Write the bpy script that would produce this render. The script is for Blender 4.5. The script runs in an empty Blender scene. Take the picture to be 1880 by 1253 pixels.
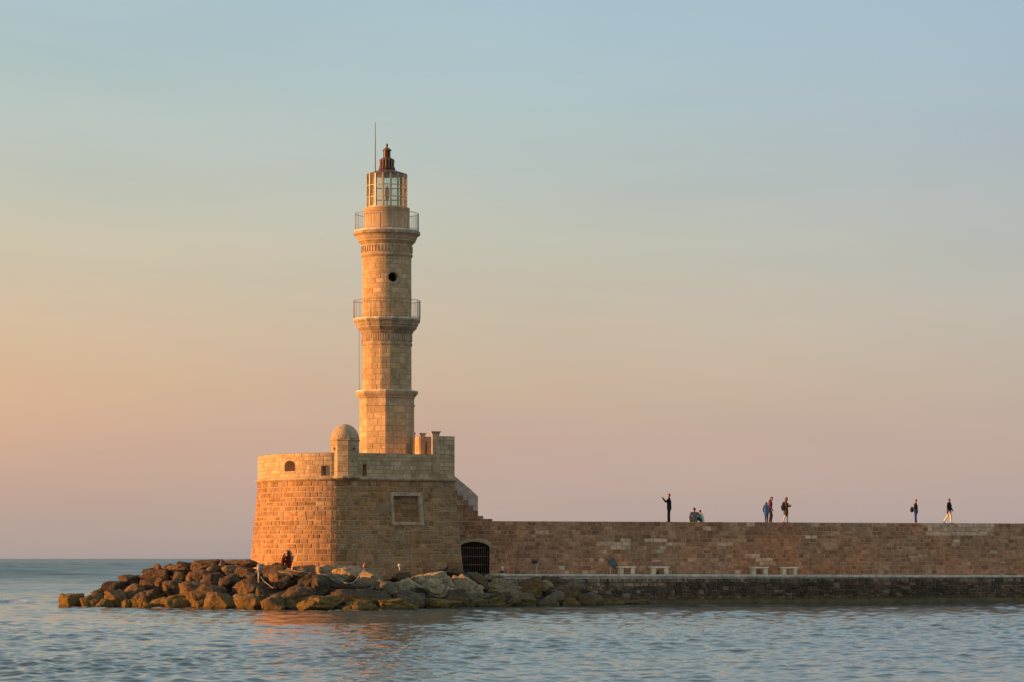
import bpy, bmesh, math, random
import numpy as np
from mathutils import Vector, Matrix, noise
from math import radians as R, sin, cos, pi, sqrt, atan2

scene = bpy.context.scene
COL = scene.collection
rnd = random.Random(11)
F = 5400.0          # focal length in pixels of the 1880 px wide photograph
CZ = 2.68           # camera height above the water
HY = 1026.0         # horizon row


def P(px, py, Y):
    """world point that the photograph shows at (px, py) when it stands at distance Y"""
    return Vector(((px - 940) * Y / F, Y, CZ + (HY - py) * Y / F))


def zat(py, Y):
    return CZ + (HY - py) * Y / F


def xat(px, Y):
    return (px - 940) * Y / F


# ------------------------------------------------------------------ objects
def tag(o, label=None, cat=None, group=None, kind=None):
    if label: o['label'] = label
    if cat: o['category'] = cat
    if group: o['group'] = group
    if kind: o['kind'] = kind
    return o


def empty(name, loc=(0, 0, 0), rz=0.0):
    o = bpy.data.objects.new(name, None)
    o.empty_display_size = 0.2
    o.location = loc
    o.rotation_euler = (0, 0, rz)
    COL.objects.link(o)
    return o


class MB:
    """collects vertices and faces (with a tint per face) of one mesh"""
    def __init__(s):
        s.v, s.f, s.t, s.sm = [], [], [], []

    def face(s, pts, tint=(0.5, 0.5, 0.0), smooth=False):
        n = len(s.v)
        s.v += [tuple(p) for p in pts]
        s.f.append(tuple(range(n, n + len(pts))))
        s.t.append(tint); s.sm.append(smooth)

    def add(s, verts, faces, tint=(0.5, 0.5, 0.0), smooth=False):
        n = len(s.v)
        s.v += [tuple(p) for p in verts]
        for f in faces:
            s.f.append(tuple(i + n for i in f))
            s.t.append(tint); s.sm.append(smooth)

    def box(s, lo, hi, tint=(0.5, 0.5, 0.0), rot=0.0, ctr=None, bev=0.0):
        x0, y0, z0 = lo; x1, y1, z1 = hi
        b = min(bev, (x1 - x0) / 3, (y1 - y0) / 3, (z1 - z0) / 3)
        if b <= 0:
            vs = [(x0, y0, z0), (x1, y0, z0), (x1, y1, z0), (x0, y1, z0), (x0, y0, z1), (x1, y0, z1), (x1, y1, z1), (x0, y1, z1)]
            fs = [(0, 3, 2, 1), (4, 5, 6, 7), (0, 1, 5, 4), (1, 2, 6, 5), (2, 3, 7, 6), (3, 0, 4, 7)]
        else:
            def ring(i, z): return [(x0 + i, y0 + i, z), (x1 - i, y0 + i, z), (x1 - i, y1 - i, z), (x0 + i, y1 - i, z)]
            vs = ring(b, z0) + ring(0, z0 + b) + ring(0, z1 - b) + ring(b, z1)
            fs = [(3, 2, 1, 0), (12, 13, 14, 15)]
            for k in range(3):
                for i in range(4):
                    j = (i + 1) % 4
                    fs.append((k * 4 + i, k * 4 + j, k * 4 + 4 + j, k * 4 + 4 + i))
        if rot:
            c = ctr or ((x0 + x1) / 2, (y0 + y1) / 2)
            ca, sa = cos(rot), sin(rot)
            vs = [(c[0] + (x - c[0]) * ca - (y - c[1]) * sa, c[1] + (x - c[0]) * sa + (y - c[1]) * ca, z) for x, y, z in vs]
        s.add(vs, fs, tint)

    def tube(s, pts, rads, n=8, tint=(0.5, 0.5, 0.0), flat=1.0, up=None, caps=True, smooth=True):
        """rounded tapering tube through pts; flat squeezes it along the second cross axis"""
        pts = [Vector(p) for p in pts]
        if isinstance(rads, (int, float)): rads = [rads] * len(pts)
        T = []
        for i in range(len(pts)):
            a = pts[max(i - 1, 0)]; b = pts[min(i + 1, len(pts) - 1)]
            T.append((b - a).normalized())
        u = Vector(up) if up else (Vector((0, 1, 0)) if abs(T[0].y) < 0.9 else Vector((1, 0, 0)))
        rings = []
        def ring(c, t, r, u):
            u = (u - t * u.dot(t)).normalized(); w = t.cross(u)
            return [c + u * (r * cos(2 * pi * k / n)) + w * (r * flat * sin(2 * pi * k / n)) for k in range(n)], u
        seq = []
        if caps:
            for q in (0.97, 0.6): seq.append((pts[0] - T[0] * rads[0] * q, T[0], rads[0] * sqrt(max(0.0, 1 - q * q))))
        for p, t, r in zip(pts, T, rads): seq.append((p, t, r))
        if caps:
            for q in (0.6, 0.97): seq.append((pts[-1] + T[-1] * rads[-1] * q, T[-1], rads[-1] * sqrt(max(0.0, 1 - q * q))))
        base = len(s.v)
        for c, t, r in seq:
            rg, u = ring(c, t, r, u)
            s.v += [tuple(p) for p in rg]
        m = len(seq)
        for i in range(m - 1):
            for k in range(n):
                k2 = (k + 1) % n
                s.f.append((base + i * n + k, base + i * n + k2, base + (i + 1) * n + k2, base + (i + 1) * n + k))
                s.t.append(tint); s.sm.append(smooth)
        s.f.append(tuple(base + k for k in reversed(range(n)))); s.t.append(tint); s.sm.append(smooth)
        s.f.append(tuple(base + (m - 1) * n + k for k in range(n))); s.t.append(tint); s.sm.append(smooth)

    def lathe(s, prof, n, c, rot=0.0, tint=(0.5, 0.5, 0.0), smooth=False, close=True, arc=None):
        """prof: (radius, z) from bottom to top"""
        base = len(s.v)
        for r, z in prof:
            for k in range(n):
                a = rot + 2 * pi * k / n
                s.v.append((c[0] + r * cos(a), c[1] + r * sin(a), z))
        for i in range(len(prof) - 1):
            for k in range(n):
                k2 = (k + 1) % n
                s.f.append((base + i * n + k, base + i * n + k2, base + (i + 1) * n + k2, base + (i + 1) * n + k))
                s.t.append(tint); s.sm.append(smooth)
        if close:
            s.f.append(tuple(base + k for k in reversed(range(n)))); s.t.append(tint); s.sm.append(False)
            s.f.append(tuple(base + (len(prof) - 1) * n + k for k in range(n))); s.t.append(tint); s.sm.append(False)

    def ball(s, c, r, n=10, m=7, tint=(0.5, 0.5, 0.0)):
        rx, ry, rz = (r, r, r) if isinstance(r, (int, float)) else r
        base = len(s.v)
        for i in range(m + 1):
            th = -pi / 2 + pi * (0.02 + 0.96 * i / m)
            for k in range(n):
                a = 2 * pi * k / n
                s.v.append((c[0] + rx * cos(th) * cos(a), c[1] + ry * cos(th) * sin(a), c[2] + rz * sin(th)))
        for i in range(m):
            for k in range(n):
                k2 = (k + 1) % n
                s.f.append((base + i * n + k, base + i * n + k2, base + (i + 1) * n + k2, base + (i + 1) * n + k))
                s.t.append(tint); s.sm.append(True)
        s.f.append(tuple(base + k for k in reversed(range(n)))); s.t.append(tint); s.sm.append(True)
        s.f.append(tuple(base + m * n + k for k in range(n))); s.t.append(tint); s.sm.append(True)

    def mesh(s, name):
        me = bpy.data.meshes.new(name)
        me.from_pydata(s.v, [], s.f)
        me.polygons.foreach_set('use_smooth', s.sm)
        at = me.attributes.new('tint', 'FLOAT_COLOR', 'FACE')
        a = np.ones((len(s.f), 4), np.float32)
        a[:, :3] = np.array(s.t, np.float32).reshape(-1, 3)
        at.data.foreach_set('color', a.ravel())
        me.validate(clean_customdata=False)
        me.update()
        return me

    def build(s, name, mat, parent=None, local=False):
        me = s.mesh(name)
        me.materials.append(mat)
        o = bpy.data.objects.new(name, me)
        COL.objects.link(o)
        if parent is not None:
            o.parent = parent
            if not local:                       # vertices are in world space, the parent is an unrotated chain of empties
                w = Vector((0, 0, 0)); p = parent
                while p is not None:
                    w += p.location; p = p.parent
                me.transform(Matrix.Translation(-w))
        return o


# ------------------------------------------------------------------ materials
def new_mat(name):
    m = bpy.data.materials.new(name); m.use_nodes = True
    nt = m.node_tree; nt.nodes.clear()
    out = nt.nodes.new('ShaderNodeOutputMaterial')
    b = nt.nodes.new('ShaderNodeBsdfPrincipled')
    nt.links.new(b.outputs[0], out.inputs[0])
    return m, nt, b


def N(nt, typ, **kw):
    n = nt.nodes.new(typ)
    for k, v in kw.items(): setattr(n, k, v)
    return n


def ramp(nt, fac, stops, interp='LINEAR'):
    r = N(nt, 'ShaderNodeValToRGB'); r.color_ramp.interpolation = interp
    el = r.color_ramp.elements
    while len(el) > 1: el.remove(el[-1])
    el[0].position = stops[0][0]; el[0].color = tuple(stops[0][1]) + (1,)
    for p, c in stops[1:]:
        e = el.new(p); e.color = tuple(c) + (1,)
    nt.links.new(fac, r.inputs[0])
    return r.outputs[0]


def grey(v): return (v, v, v)


def mixc(nt, fac, a, b, mode='MIX'):
    m = N(nt, 'ShaderNodeMix', data_type='RGBA', blend_type=mode)
    for sock, val in ((m.inputs[0], fac), (m.inputs[6], a), (m.inputs[7], b)):
        if hasattr(val, 'links') or hasattr(val, 'is_output'): nt.links.new(val, sock)
        elif isinstance(val, (int, float)): sock.default_value = val
        else: sock.default_value = tuple(val) + (1,)
    return m.outputs[2]


def noise_tex(nt, vec, scale, detail=4, rough=0.55, stretch=None):
    if stretch:
        mp = N(nt, 'ShaderNodeMapping'); mp.inputs[3].default_value = stretch
        nt.links.new(vec, mp.inputs[0]); vec = mp.outputs[0]
    n = N(nt, 'ShaderNodeTexNoise'); n.inputs['Scale'].default_value = scale
    n.inputs['Detail'].default_value = detail; n.inputs['Roughness'].default_value = rough
    nt.links.new(vec, n.inputs['Vector'])
    return n.outputs[0]


def math_(nt, op, a, b=None, clamp=False):
    m = N(nt, 'ShaderNodeMath', operation=op); m.use_clamp = clamp
    for i, val in enumerate((a, b)):
        if val is None: continue
        if isinstance(val, (int, float)): m.inputs[i].default_value = val
        else: nt.links.new(val, m.inputs[i])
    return m.outputs[0]


def bump(nt, b, h, strength=0.4, dist=0.03):
    bn = N(nt, 'ShaderNodeBump'); bn.inputs['Strength'].default_value = strength; bn.inputs['Distance'].default_value = dist
    nt.links.new(h, bn.inputs['Height']); nt.links.new(bn.outputs[0], b.inputs['Normal'])


def stone(name, cols, mortar=(0.34, 0.29, 0.23), weather=0.35, streak=0.0, streak_col=(0.16, 0.10, 0.05), rough=0.9, bumps=0.5, wash=None, wash_scale=0.5, hue=None, mottle=0.85):
    """masonry: each stone's own tint comes with the mesh; weathering and grain are noise in world space"""
    m, nt, b = new_mat(name)
    tc = N(nt, 'ShaderNodeNewGeometry'); pos = tc.outputs['Position']
    at = N(nt, 'ShaderNodeAttribute', attribute_name='tint')
    sep = N(nt, 'ShaderNodeSeparateColor'); nt.links.new(at.outputs['Color'], sep.inputs[0])
    k = len(cols)
    base = ramp(nt, sep.outputs[0], [(i / (k - 1), c) for i, c in enumerate(cols)])
    mid = noise_tex(nt, pos, 3.3, 5, 0.65)
    base = mixc(nt, mottle, base, ramp(nt, mid, [(0.25, grey(0.48)), (0.5, grey(0.98)), (0.75, grey(1.42))]), 'MULTIPLY')
    gb = ramp(nt, sep.outputs[1], [(0, grey(0.80)), (0.5, grey(1.0)), (1, grey(1.18))])
    base = mixc(nt, 1.0, base, gb, 'MULTIPLY')
    fine = noise_tex(nt, pos, 14, 4, 0.7)
    base = mixc(nt, 0.7, base, ramp(nt, fine, [(0.3, grey(0.62)), (0.52, grey(1.0)), (0.72, grey(1.28))]), 'MULTIPLY')
    mcol = mixc(nt, 0.6, mortar, ramp(nt, fine, [(0.3, grey(0.55)), (0.6, grey(1.15))]), 'MULTIPLY')
    base = mixc(nt, sep.outputs[2], base, mcol)
    big = noise_tex(nt, pos, 0.55, 5, 0.62)
    base = mixc(nt, weather, base, ramp(nt, big, [(0.3, grey(0.5)), (0.5, grey(1.0)), (0.7, grey(1.3))]), 'MULTIPLY')
    if hue:                                                     # patches of redder and greyer stone
        hn = noise_tex(nt, pos, 0.32, 5, 0.6)
        base = mixc(nt, 1.0, base, ramp(nt, hn, [(0.34, hue[0]), (0.5, (1, 1, 1)), (0.66, hue[1])]), 'MULTIPLY')
    if wash:
        wn = noise_tex(nt, pos, wash_scale, 6, 0.7)
        base = mixc(nt, ramp(nt, wn, [(0.5, grey(0)), (0.68, grey(0.75))]), base, wash)
    if streak:
        sn = noise_tex(nt, pos, 1.6, 5, 0.65, (1.6, 1.6, 0.28))
        base = mixc(nt, ramp(nt, sn, [(0.52, grey(0)), (0.72, grey(streak))]), base, streak_col)
    nt.links.new(base, b.inputs['Base Color'])
    b.inputs['Roughness'].default_value = rough
    b.inputs['Specular IOR Level'].default_value = 0.2
    h = math_(nt, 'ADD', math_(nt, 'MULTIPLY', fine, 0.6), mid)
    bump(nt, b, h, bumps, 0.05)
    return m


def plain(name, col, rough=0.6, metal=0.0, vary=0.25, scale=6.0, spec=0.4):
    m, nt, b = new_mat(name)
    tc = N(nt, 'ShaderNodeTexCoord')
    n = noise_tex(nt, tc.outputs['Object'], scale, 4, 0.6)
    c = mixc(nt, 1.0, col, ramp(nt, n, [(0.3, grey(1 - vary)), (0.7, grey(1 + vary))]), 'MULTIPLY')
    nt.links.new(c, b.inputs['Base Color'])
    b.inputs['Roughness'].default_value = rough
    b.inputs['Metallic'].default_value = metal
    b.inputs['Specular IOR Level'].default_value = spec
    bump(nt, b, n, 0.15, 0.01)
    return m


M = {}
M['fort'] = stone('bastion_stone', [(0.249, 0.128, 0.051), (0.327, 0.172, 0.073), (0.418, 0.223, 0.094), (0.471, 0.273, 0.128), (0.549, 0.356, 0.188)],
                  mortar=(0.483, 0.334, 0.192), weather=0.45, hue=((1.06, 0.97, 0.86), (0.97, 1.0, 1.03)), wash=(0.40, 0.29, 0.19), wash_scale=0.9, bumps=0.6)
M['wall'] = stone('harbour_wall_stone', [(0.297, 0.155, 0.080), (0.383, 0.198, 0.107), (0.479, 0.252, 0.139), (0.536, 0.309, 0.179), (0.842, 0.601, 0.414)],
                  mortar=(0.554, 0.350, 0.215), weather=0.45, bumps=0.5, hue=((1.14, 0.95, 0.84), (0.98, 1.0, 1.02)))
M['pale'] = stone('dressed_limestone', [(0.463, 0.309, 0.160), (0.525, 0.360, 0.198), (0.578, 0.415, 0.239), (0.630, 0.461, 0.275)],
                  mortar=(0.378, 0.268, 0.149), mottle=0.55, weather=0.4, streak=0.45, streak_col=(0.30, 0.19, 0.09), bumps=0.35)
M['tower'] = stone('tower_limestone', [(0.370, 0.224, 0.103), (0.514, 0.338, 0.171), (0.575, 0.395, 0.211), (0.617, 0.439, 0.245)],
                   mortar=(0.431, 0.290, 0.153), mottle=0.5, weather=0.5, streak=0.55, streak_col=(0.29, 0.19, 0.10), bumps=0.35)
M['trim'] = stone('cornice_limestone', [(0.466, 0.325, 0.190), (0.546, 0.397, 0.246)], weather=0.45, streak=0.5, streak_col=(0.26, 0.16, 0.08), bumps=0.5)
M['stain'] = stone('weathered_cornice', [(0.36, 0.26, 0.16), (0.48, 0.37, 0.24)], weather=0.7, streak=0.8, streak_col=(0.16, 0.09, 0.045), bumps=0.6)
M['cap'] = stone('pale_paving_slab', [(0.74, 0.64, 0.49), (0.80, 0.70, 0.55)], weather=0.2, bumps=0.25)
M['plaster'] = stone('grey_plaster', [(0.52, 0.42, 0.32), (0.56, 0.46, 0.35)], weather=0.25, bumps=0.2)
M['concrete'] = stone('bench_concrete', [(0.78, 0.61, 0.42), (0.82, 0.65, 0.46)], weather=0.2, bumps=0.25)
M['surround'] = stone('niche_surround_stone', [(0.50, 0.36, 0.22), (0.54, 0.39, 0.245)], weather=0.5, streak=0.4, streak_col=(0.26, 0.17, 0.10), bumps=0.4)
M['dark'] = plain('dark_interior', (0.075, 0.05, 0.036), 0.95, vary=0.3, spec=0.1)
M['iron'] = plain('rusty_iron', (0.24, 0.16, 0.11), 0.75, 0.3)
M['rail'] = plain('weathered_rail_iron', (0.30, 0.22, 0.16), 0.7, 0.3)
M['copper'] = plain('brown_roof_copper', (0.19, 0.105, 0.07), 0.55, 0.25, 0.35)
M['brass'] = plain('gilt_glazing_bar', (0.60, 0.44, 0.26), 0.5, 0.2)
M['cable'] = plain('grey_cable', (0.2, 0.19, 0.18), 0.6)
M['rope'] = plain('pale_rope', (0.42, 0.38, 0.31), 0.8)


def glass_mat():
    m = bpy.data.materials.new('lantern_glass'); m.use_nodes = True
    nt = m.node_tree; nt.nodes.clear()
    out = N(nt, 'ShaderNodeOutputMaterial')
    tr = N(nt, 'ShaderNodeBsdfTransparent'); tr.inputs[0].default_value = (0.86, 0.93, 0.86, 1)
    gl = N(nt, 'ShaderNodeBsdfGlossy'); gl.inputs['Roughness'].default_value = 0.03
    n = N(nt, 'ShaderNodeTexNoise'); n.inputs['Scale'].default_value = 3.0
    lw = N(nt, 'ShaderNodeFresnel'); lw.inputs['IOR'].default_value = 1.5
    df = N(nt, 'ShaderNodeBsdfDiffuse'); df.inputs[0].default_value = (0.6, 0.52, 0.4, 1)
    mx = N(nt, 'ShaderNodeMixShader'); nt.links.new(lw.outputs[0], mx.inputs[0])
    nt.links.new(tr.outputs[0], mx.inputs[1]); nt.links.new(gl.outputs[0], mx.inputs[2])
    m2 = N(nt, 'ShaderNodeMixShader')
    nt.links.new(ramp(nt, n.outputs[0], [(0.35, grey(0.06)), (0.7, grey(0.32))]), m2.inputs[0])
    nt.links.new(mx.outputs[0], m2.inputs[1]); nt.links.new(df.outputs[0], m2.inputs[2])
    nt.links.new(m2.outputs[0], out.inputs[0])
    return m


M['glass'] = glass_mat()


def boulder_mat():
    m, nt, b = new_mat('breakwater_limestone')
    g = N(nt, 'ShaderNodeNewGeometry'); pos = g.outputs['Position']
    oi = N(nt, 'ShaderNodeObjectInfo')
    n1 = noise_tex(nt, pos, 1.1, 6, 0.65); n2 = noise_tex(nt, pos, 5.0, 6, 0.7); n3 = noise_tex(nt, pos, 17.0, 4, 0.7)
    c = mixc(nt, 1.0, oi.outputs['Color'], ramp(nt, n2, [(0.28, grey(0.42)), (0.5, grey(0.95)), (0.7, grey(1.5))]), 'MULTIPLY')
    c = mixc(nt, ramp(nt, n1, [(0.42, grey(0)), (0.66, grey(0.5))]), c, (0.20, 0.15, 0.10))
    c = mixc(nt, ramp(nt, n1, [(0.30, grey(0.5)), (0.44, grey(0.0))]), c, (0.055, 0.042, 0.032))
    c = mixc(nt, 0.8, c, ramp(nt, n3, [(0.3, grey(0.5)), (0.5, grey(1.0)), (0.7, grey(1.4))]), 'MULTIPLY')
    # the splash zone: ochre algae above the water, a dark wet foot at it
    sx = N(nt, 'ShaderNodeSeparateXYZ'); nt.links.new(pos, sx.inputs[0])
    wob = math_(nt, 'ADD', sx.outputs[2], math_(nt, 'MULTIPLY', math_(nt, 'SUBTRACT', n1, 0.5), 1.6))
    mr = N(nt, 'ShaderNodeMapRange'); nt.links.new(wob, mr.inputs[0])
    mr.inputs[1].default_value = 0.25; mr.inputs[2].default_value = 0.9; mr.inputs[3].default_value = 0.72; mr.inputs[4].default_value = 0.0
    alg = ramp(nt, n2, [(0.3, (0.11, 0.072, 0.02)), (0.5, (0.21, 0.135, 0.034)), (0.7, (0.31, 0.20, 0.06))])
    c = mixc(nt, mr.outputs[0], c, alg)
    mr2 = N(nt, 'ShaderNodeMapRange'); nt.links.new(sx.outputs[2], mr2.inputs[0])
    mr2.inputs[1].default_value = 0.05; mr2.inputs[2].default_value = 0.2; mr2.inputs[3].default_value = 0.5; mr2.inputs[4].default_value = 0.0
    c = mixc(nt, mr2.outputs[0], c, (0.04, 0.03, 0.016))
    nt.links.new(c, b.inputs['Base Color'])
    b.inputs['Roughness'].default_value = 0.92; b.inputs['Specular IOR Level'].default_value = 0.2
    vor = N(nt, 'ShaderNodeTexVoronoi'); vor.inputs['Scale'].default_value = 6.0; nt.links.new(pos, vor.inputs['Vector'])
    h = math_(nt, 'ADD', math_(nt, 'ADD', n2, math_(nt, 'MULTIPLY', n3, 0.35)), math_(nt, 'MULTIPLY', vor.outputs[0], 0.25))
    bump(nt, b, h, 0.9, 0.16)
    return m


M['boulder'] = boulder_mat()
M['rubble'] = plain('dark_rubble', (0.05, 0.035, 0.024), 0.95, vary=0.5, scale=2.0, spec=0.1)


def quay_mat():
    m = stone('weathered_quay_stone', [(0.102, 0.065, 0.042), (0.138, 0.090, 0.058), (0.192, 0.123, 0.078), (0.360, 0.246, 0.155), (0.552, 0.392, 0.245)],
              mortar=(0.324, 0.224, 0.145), weather=0.9, streak=0.7, streak_col=(0.055, 0.040, 0.032), bumps=1.0, wash=(0.06, 0.046, 0.038), wash_scale=0.6)
    nt = m.node_tree
    b = next(n for n in nt.nodes if n.type == 'BSDF_PRINCIPLED')
    src = b.inputs['Base Color'].links[0].from_socket
    g = N(nt, 'ShaderNodeNewGeometry'); sx = N(nt, 'ShaderNodeSeparateXYZ'); nt.links.new(g.outputs['Position'], sx.inputs[0])
    nz = noise_tex(nt, g.outputs['Position'], 1.3, 5, 0.65)
    hz = math_(nt, 'ADD', sx.outputs[2], math_(nt, 'MULTIPLY', math_(nt, 'SUBTRACT', nz, 0.5), 0.5))
    mr = N(nt, 'ShaderNodeMapRange'); nt.links.new(hz, mr.inputs[0])
    mr.inputs[1].default_value = 0.25; mr.inputs[2].default_value = 0.5; mr.inputs[3].default_value = 0.85; mr.inputs[4].default_value = 0.0
    c = mixc(nt, mr.outputs[0], src, ramp(nt, nz, [(0.3, (0.085, 0.06, 0.026)), (0.7, (0.20, 0.14, 0.06))]))
    nt.links.new(c, b.inputs['Base Color'])
    return m


M['quay'] = quay_mat()


# ------------------------------------------------------------------ masonry
class Poly:
    """plan line, travelled with the outside on the right; P(s, off) = point at length s pushed outwards by off"""
    def __init__(self, pts, closed=False):
        self.p = [Vector((a[0], a[1])) for a in pts]
        if closed: self.p.append(self.p[0].copy())
        n = len(self.p)
        self.s = [0.0]
        for i in range(n - 1): self.s.append(self.s[-1] + (self.p[i + 1] - self.p[i]).length)
        self.L = self.s[-1]
        en = []
        for i in range(n - 1):
            t = (self.p[i + 1] - self.p[i]).normalized(); en.append(Vector((t.y, -t.x)))
        self.m, self.corner = [], []
        for i in range(n):
            if i == 0: a, b = (en[-1] if closed else en[0]), en[0]
            elif i == n - 1: a, b = en[-1], (en[0] if closed else en[-1])
            else: a, b = en[i - 1], en[i]
            h = (a + b).normalized(); self.m.append(h / max(0.3, h.dot(a)))
            if a.angle(b) > R(15): self.corner.append(self.s[i])

    def at(self, s, off=0.0):
        s = min(max(s, 0.0), self.L)
        lo, hi = 0, len(self.s) - 1
        while hi - lo > 1:
            k = (lo + hi) // 2
            if self.s[k] <= s: lo = k
            else: hi = k
        t = (s - self.s[lo]) / max(1e-9, self.s[hi] - self.s[lo])
        return (self.p[lo] + self.m[lo] * off).lerp(self.p[hi] + self.m[hi] * off, t)

    def inner(self, a, b):
        return [a] + [x for x in self.s if a + 1e-4 < x < b - 1e-4] + [b]

    def s_at_px(self, px, lo=0.0, hi=None, off=0.0):
        best = None
        for k in range(4001):
            s = lo + ((hi if hi is not None else self.L) - lo) * k / 4000
            q = self.at(s, off); e = abs(940 + F * q.x / q.y - px)
            if best is None or e < best[0] - 1e-6 or (e < best[0] + 0.5 and q.y < self.at(best[1], off).y - 0.8): best = (e, s)
        return best[1]


def subtract(a, b, zl, zh, holes):
    iv = [(a, b)]
    for h0, h1, g0, g1 in holes:
        if zh <= g0 + 1e-6 or zl >= g1 - 1e-6: continue
        out = []
        for x, y in iv:
            if h1 <= x or h0 >= y: out.append((x, y)); continue
            if h0 > x: out.append((x, h0))
            if h1 < y: out.append((h1, y))
        iv = out
    return iv


def courses(z0, z1, ch, r):
    zs = [z0]
    while zs[-1] < z1 - 1e-6:
        t = (zs[-1] - z0) / (z1 - z0)
        c = ch(t) if callable(ch) else ch
        zs.append(zs[-1] + r.uniform(*c))
    k = (z1 - z0) / (zs[-1] - z0)
    return [z0 + (z - z0) * k for z in zs]


def masonry(mb, poly, z0, z1, off, ch, sl, holes=(), gap=0.016, depth=0.02, tint=None, seed=1, s0=0.0, s1=None, mort=-0.012, jit=0.012, split=0.07, ragged=0.0):
    """real stones: irregular courses of separate blocks standing proud of a mortar bed"""
    r = random.Random(seed)
    s1 = poly.L if s1 is None else s1
    offf = off if callable(off) else (lambda z: off)
    zs = courses(z0, z1, ch, r)
    cuts = sorted({s0, s1} | {c for c in poly.corner if s0 + 1e-3 < c < s1 - 1e-3})
    def pt(s, z, o):
        q = poly.at(s, offf(z) + o); return (q.x, q.y, z)
    for ci in range(len(zs) - 1):
        za, zb = zs[ci], zs[ci + 1]
        tz = (za - z0) / (z1 - z0)
        zc = sorted({za, zb} | {h for q in holes for h in q[2:4] if za + 1e-4 < h < zb - 1e-4})
        for a, b in zip(zc[:-1], zc[1:]):                       # the bed
            for x, y in subtract(s0, s1, a, b, holes):
                ss = poly.inner(x, y)
                for u, w in zip(ss[:-1], ss[1:]):
                    mb.face([pt(u, a, mort), pt(w, a, mort), pt(w, b, mort), pt(u, b, mort)], (0.5, r.uniform(0.4, 0.6), 1.0))
        for c0, c1 in zip(cuts[:-1], cuts[1:]):
            x = c0
            rng = sl(tz) if callable(sl) else sl
            first = True
            while x < c1 - 1e-4:
                w = r.uniform(*rng)
                if first: w *= r.uniform(0.45, 1.0); first = False
                y = x + w
                if y > c1 - rng[0] * 0.5: y = c1
                pieces = []
                for p0, p1 in subtract(x, y, za, zb, holes):
                    if p1 - p0 < 0.08: continue
                    q = r.random()
                    if zb - za > 0.22 and q < split:
                        zm = za + (zb - za) * r.uniform(0.35, 0.65); pieces += [(p0, p1, za, zm), (p0, p1, zm, zb)]
                    elif p1 - p0 > 0.5 and q < split * 2:
                        pm = p0 + (p1 - p0) * r.uniform(0.3, 0.7); zm = za + (zb - za) * r.uniform(0.4, 0.6)
                        pieces += [(p0, pm, za, zb), (pm, p1, za, zm), (pm, p1, zm, zb)]
                    else: pieces.append((p0, p1, za, zb))
                for p0, p1, ya, yb in pieces:
                    g = gap / 2
                    d = r.uniform(0.15, 1.0) * depth if r.random() > 0.04 else -0.4 * depth
                    ss = poly.inner(p0 + g, p1 - g)
                    lo = ya + g + r.uniform(-jit, jit) * 0.5; hi = yb - g + r.uniform(-jit, jit) * 0.5 + (r.uniform(-1, 0.4) * ragged if yb > z1 - 1e-4 else 0.0)
                    bev = min(0.03, (p1 - p0) * 0.12)
                    n = len(ss)
                    out_lo = [pt(s, lo, mort - 0.01) for s in ss]; out_hi = [pt(s, hi, mort - 0.01) for s in ss]
                    si = [ss[0] + bev] + ss[1:-1] + [ss[-1] - bev]
                    si = sorted(si)
                    in_lo = [pt(s, lo + bev * 0.6, d) for s in si]; in_hi = [pt(s, hi - bev * 0.6, d) for s in si]
                    tv = tint((p0 + p1) / 2, (ya + yb) / 2, r) if tint else r.random()
                    tn = (tv, r.random(), 0.0)
                    base = len(mb.v)
                    mb.v += out_lo + out_hi + in_lo + in_hi
                    A, B, C, D = base, base + n, base + 2 * n, base + 3 * n
                    fs = []
                    for i in range(n - 1):
                        fs += [(C + i, C + i + 1, D + i + 1, D + i), (A + i, A + i + 1, C + i + 1, C + i), (D + i, D + i + 1, B + i + 1, B + i)]
                    fs += [(A, C, D, B), (C + n - 1, A + n - 1, B + n - 1, D + n - 1)]
                    for f in fs: mb.f.append(f); mb.t.append(tn); mb.sm.append(False)
                x = y


def tunnel(mb, poly, outline, off, depth, tint=(0.5, 0.5, 0.0), back=None):
    """sides (and, if back is given, the end) of an opening through a wall; outline: (s, z) counter-clockwise seen from outside"""
    offf = off if callable(off) else (lambda z: off)
    fr = []; bk = []
    sc = sum(s for s, z in outline) / len(outline)
    a = poly.at(sc, 0); b = poly.at(sc, -1.0); inn = (b - a).normalized()
    for s, z in outline:
        q = poly.at(s, offf(z) + 0.0)
        fr.append(Vector((q.x, q.y, z))); bk.append(Vector((q.x + inn.x * depth, q.y + inn.y * depth, z)))
    n = len(fr)
    for i in range(n):
        j = (i + 1) % n
        mb.face([fr[j], fr[i], bk[i], bk[j]], tint)
    if back is not None: mb.face(bk, back)


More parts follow.
